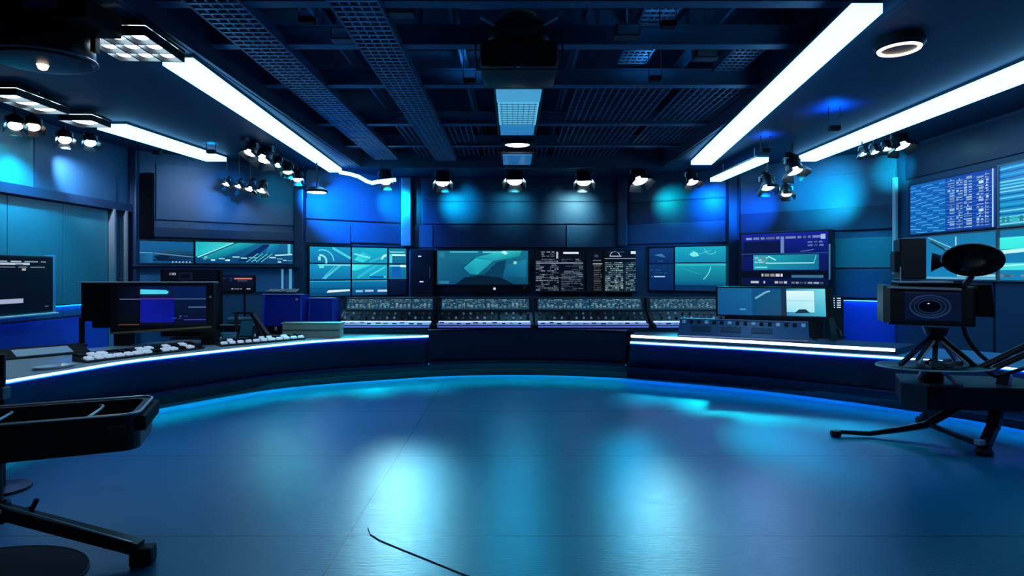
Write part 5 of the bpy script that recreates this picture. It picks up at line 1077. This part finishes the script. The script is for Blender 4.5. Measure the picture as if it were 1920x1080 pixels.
MB().bar((0.03, 0, 0.31), ft + Vector((-0.02, 0, 0.10)), 0.075, 0.075).build('leg', BLACK, t); mb = MB(); mb.bar((0.05, -0.03, 0.36), ft + Vector((-0.05, -0.03, 0.145)), 0.012, 0.01); mb.build('leg_edge', STEEL, t)
MB().box(ft + Vector((0.0, 0, 0.055)), (0.13, 0.1, 0.11), rz=0.2, bev=0.02).build('foot', RUBBER, t)
for a in (-0.55, 0.5): 
    e = Vector((a, 0.5 if a < 0 else 0.75, 0.03)); 
    MB().bar((0, 0, 0.30), Vector((-0.75, 0.35 if a < 0 else -0.6, 0.05)), 0.07, 0.07).build('leg', BLACK, t); MB().box(Vector((-0.77, 0.36 if a < 0 else -0.61, 0.04)), (0.12, 0.1, 0.08), bev=0.015).build('foot', RUBBER, t)
mb = MB(); mb.tube([(0.02, 0.03, 0.36), (0.07, 0.04, 0.31), (0.13, 0.05, 0.29), (0.19, 0.05, 0.31), (0.215, 0.05, 0.36)], 0.016); mb.build('hook', BLACK, t, smooth=True)
t = thing('round_floor_mat', 'dark round mat on the floor under the case stand', 'mat', (-3.1, 3.42, 0)); MB().lathe([(0, 0.0), (0.56, 0.0), (0.565, 0.006), (0.55, 0.01), (0, 0.01)], n=56, sy=0.75).build('mat_body', BLACKM, t); mb = MB(); mb.tube([(0.56 * math.cos(a * PI / 28), 0.42 * math.sin(a * PI / 28), 0.009) for a in range(57)], 0.004, n=6); mb.build('mat_edge', DARK, t)
t = thing('upright_light_stand', 'slim black upright pole at the edge behind the flight case', 'pole stand', (P(4, 800, 4.85).x, 4.85, 0)); MB().cyl((0, 0, 0.02), (0, 0, 1.12), 0.024, n=12).build('pole', BLACK, t); MB().lathe([(0, 0), (0.2, 0), (0.2, 0.02), (0.04, 0.03), (0, 0.03)], n=24).build('base', BLACK, t); MB().box((0, 0, 0.8), (0.08, 0.08, 0.1), bev=0.01).build('clamp', GREY, t)
t = thing('floor_cable', 'thin black cable lying loose on the floor where the joints cross', 'cable', (-1.0, 4.02, 0.0)); o = t.location
mb = MB(); mb.tube([Vector((P(px, py, D).x, D, 0.0035)) - o for px, py, D in ((690, 990, 4.12), (694, 1003, 4.02), (712, 1014, 3.93), (750, 1030, 3.81), (800, 1050, 3.67), (860, 1074, 3.51), (930, 1100, 3.36))], 0.003, n=6); mb.build('cable_sheath', RUBBER, t, smooth=True)
# ------------------------------------------------------------------ extra stage lighting (added spots, not tied to the modelled lamps) and camera
def pool(pos, aim, color, power, angle, blend=0.8): spot(pos, aim, color, power, angle, blend, 0.3)
# floor washes from added spots, loosely placed among the lamps
def fl(px, py): D = EYE * F / (py - HY); return Vector(((px - CX) / F * D, D, 0))
pool((-2.75, 13.4, 3.85), fl(725, 1130), (0.3, 0.65, 0.75), 1100, 15)
pool((-2.1, 13.3, 3.85), fl(800, 1060), (0.1, 0.55, 0.8), 650, 14)
pool((2.75, 13.3, 3.85), fl(1205, 900), CY, 420, 11)
pool((3.4, 13.3, 3.85), fl(1255, 1120), (0.25, 0.62, 0.75), 800, 11)
pool((4.2, 13.2, 3.85), fl(1485, 832), (0.0, 0.55, 0.85), 6500, 8)
pool((5.0, 11.5, 4.0), fl(1470, 1040), (0.2, 0.36, 0.7), 320, 14)
pool((5.0, 1.2, 4.2), fl(1890, 1050), TQ, 60, 32)
pool((-5.0, 12.4, 4.0), fl(590, 800), TQ, 300, 20)
pool((0.1, 12.3, 4.1), fl(960, 800), CY, 330, 62)  # added broad fill for the floor's base brightness
pool((-4.05, 6.25, 4.1), (-2.0, 6.6, 0), CY, 110, 80)
pool((3.6, 6.0, 4.15), (2.4, 6.2, 0), CY, 110, 80)
for px, py, pw in ((500, 742, 60), (600, 734, 100), (700, 728, 120), (800, 724, 90)): pool((-3.1, 13.2, 3.85), fl(px, py), TQ, pw * 45, 8)
for px, py, pw in ((1230, 740, 110), (1330, 750, 130), (1440, 765, 130), (1550, 783, 110), (1640, 797, 60)): pool((4.9, 13.0, 3.85), fl(px, py), TQ, pw * 110, 8)
pool((2.9, 13.2, 3.85), fl(1690, 848), (0.8, 0.72, 0.6), 900, 6)
pool((-4.75, 13.0, 3.85), fl(420, 850), (0.5, 0.4, 0.5), 220, 10)
_u, _z = W5.hit(1625, 478); pool((6.4, 10.9, 3.95), W5.pt(_u, _z), CY, 420, 34)
_u, _z = W5.hit(1625, 600); pool((6.0, 10.9, 3.9), W5.pt(_u, _z), (0.0, 0.15, 1.0), 700, 20)
pool((2.2, -1.6, 4.2), (4.3, 6.0, 1.6), (0.4, 0.65, 0.9), 170, 16)  # added fill from behind the viewpoint, no fixture modelled
pool((-1.2, -1.6, 4.2), (-3.0, 3.9, 0.8), (0.3, 0.6, 0.9), 60, 22)  # second added fill from behind, towards the flight case
w = bpy.data.worlds.new('studio_dark'); SC.world = w; w.use_nodes = True
w.node_tree.nodes['Background'].inputs[0].default_value = (0.002, 0.008, 0.02, 1); w.node_tree.nodes['Background'].inputs[1].default_value = 1.0
cd = bpy.data.cameras.new('camera'); co = bpy.data.objects.new('camera', cd); COL.objects.link(co)
co.location = (0, 0, EYE); co.rotation_euler = (PI / 2, 0, 0)
cd.sensor_width = 36; cd.lens = F / 1920 * 36; cd.shift_y = -30 / 1920; cd.clip_end = 60; cd.clip_start = 0.05
SC.camera = co
SC.view_settings.view_transform = 'Standard'; SC.view_settings.look = 'None'; SC.view_settings.exposure = 0.0; SC.view_settings.gamma = 1.0
SC.view_settings.use_curve_mapping = False
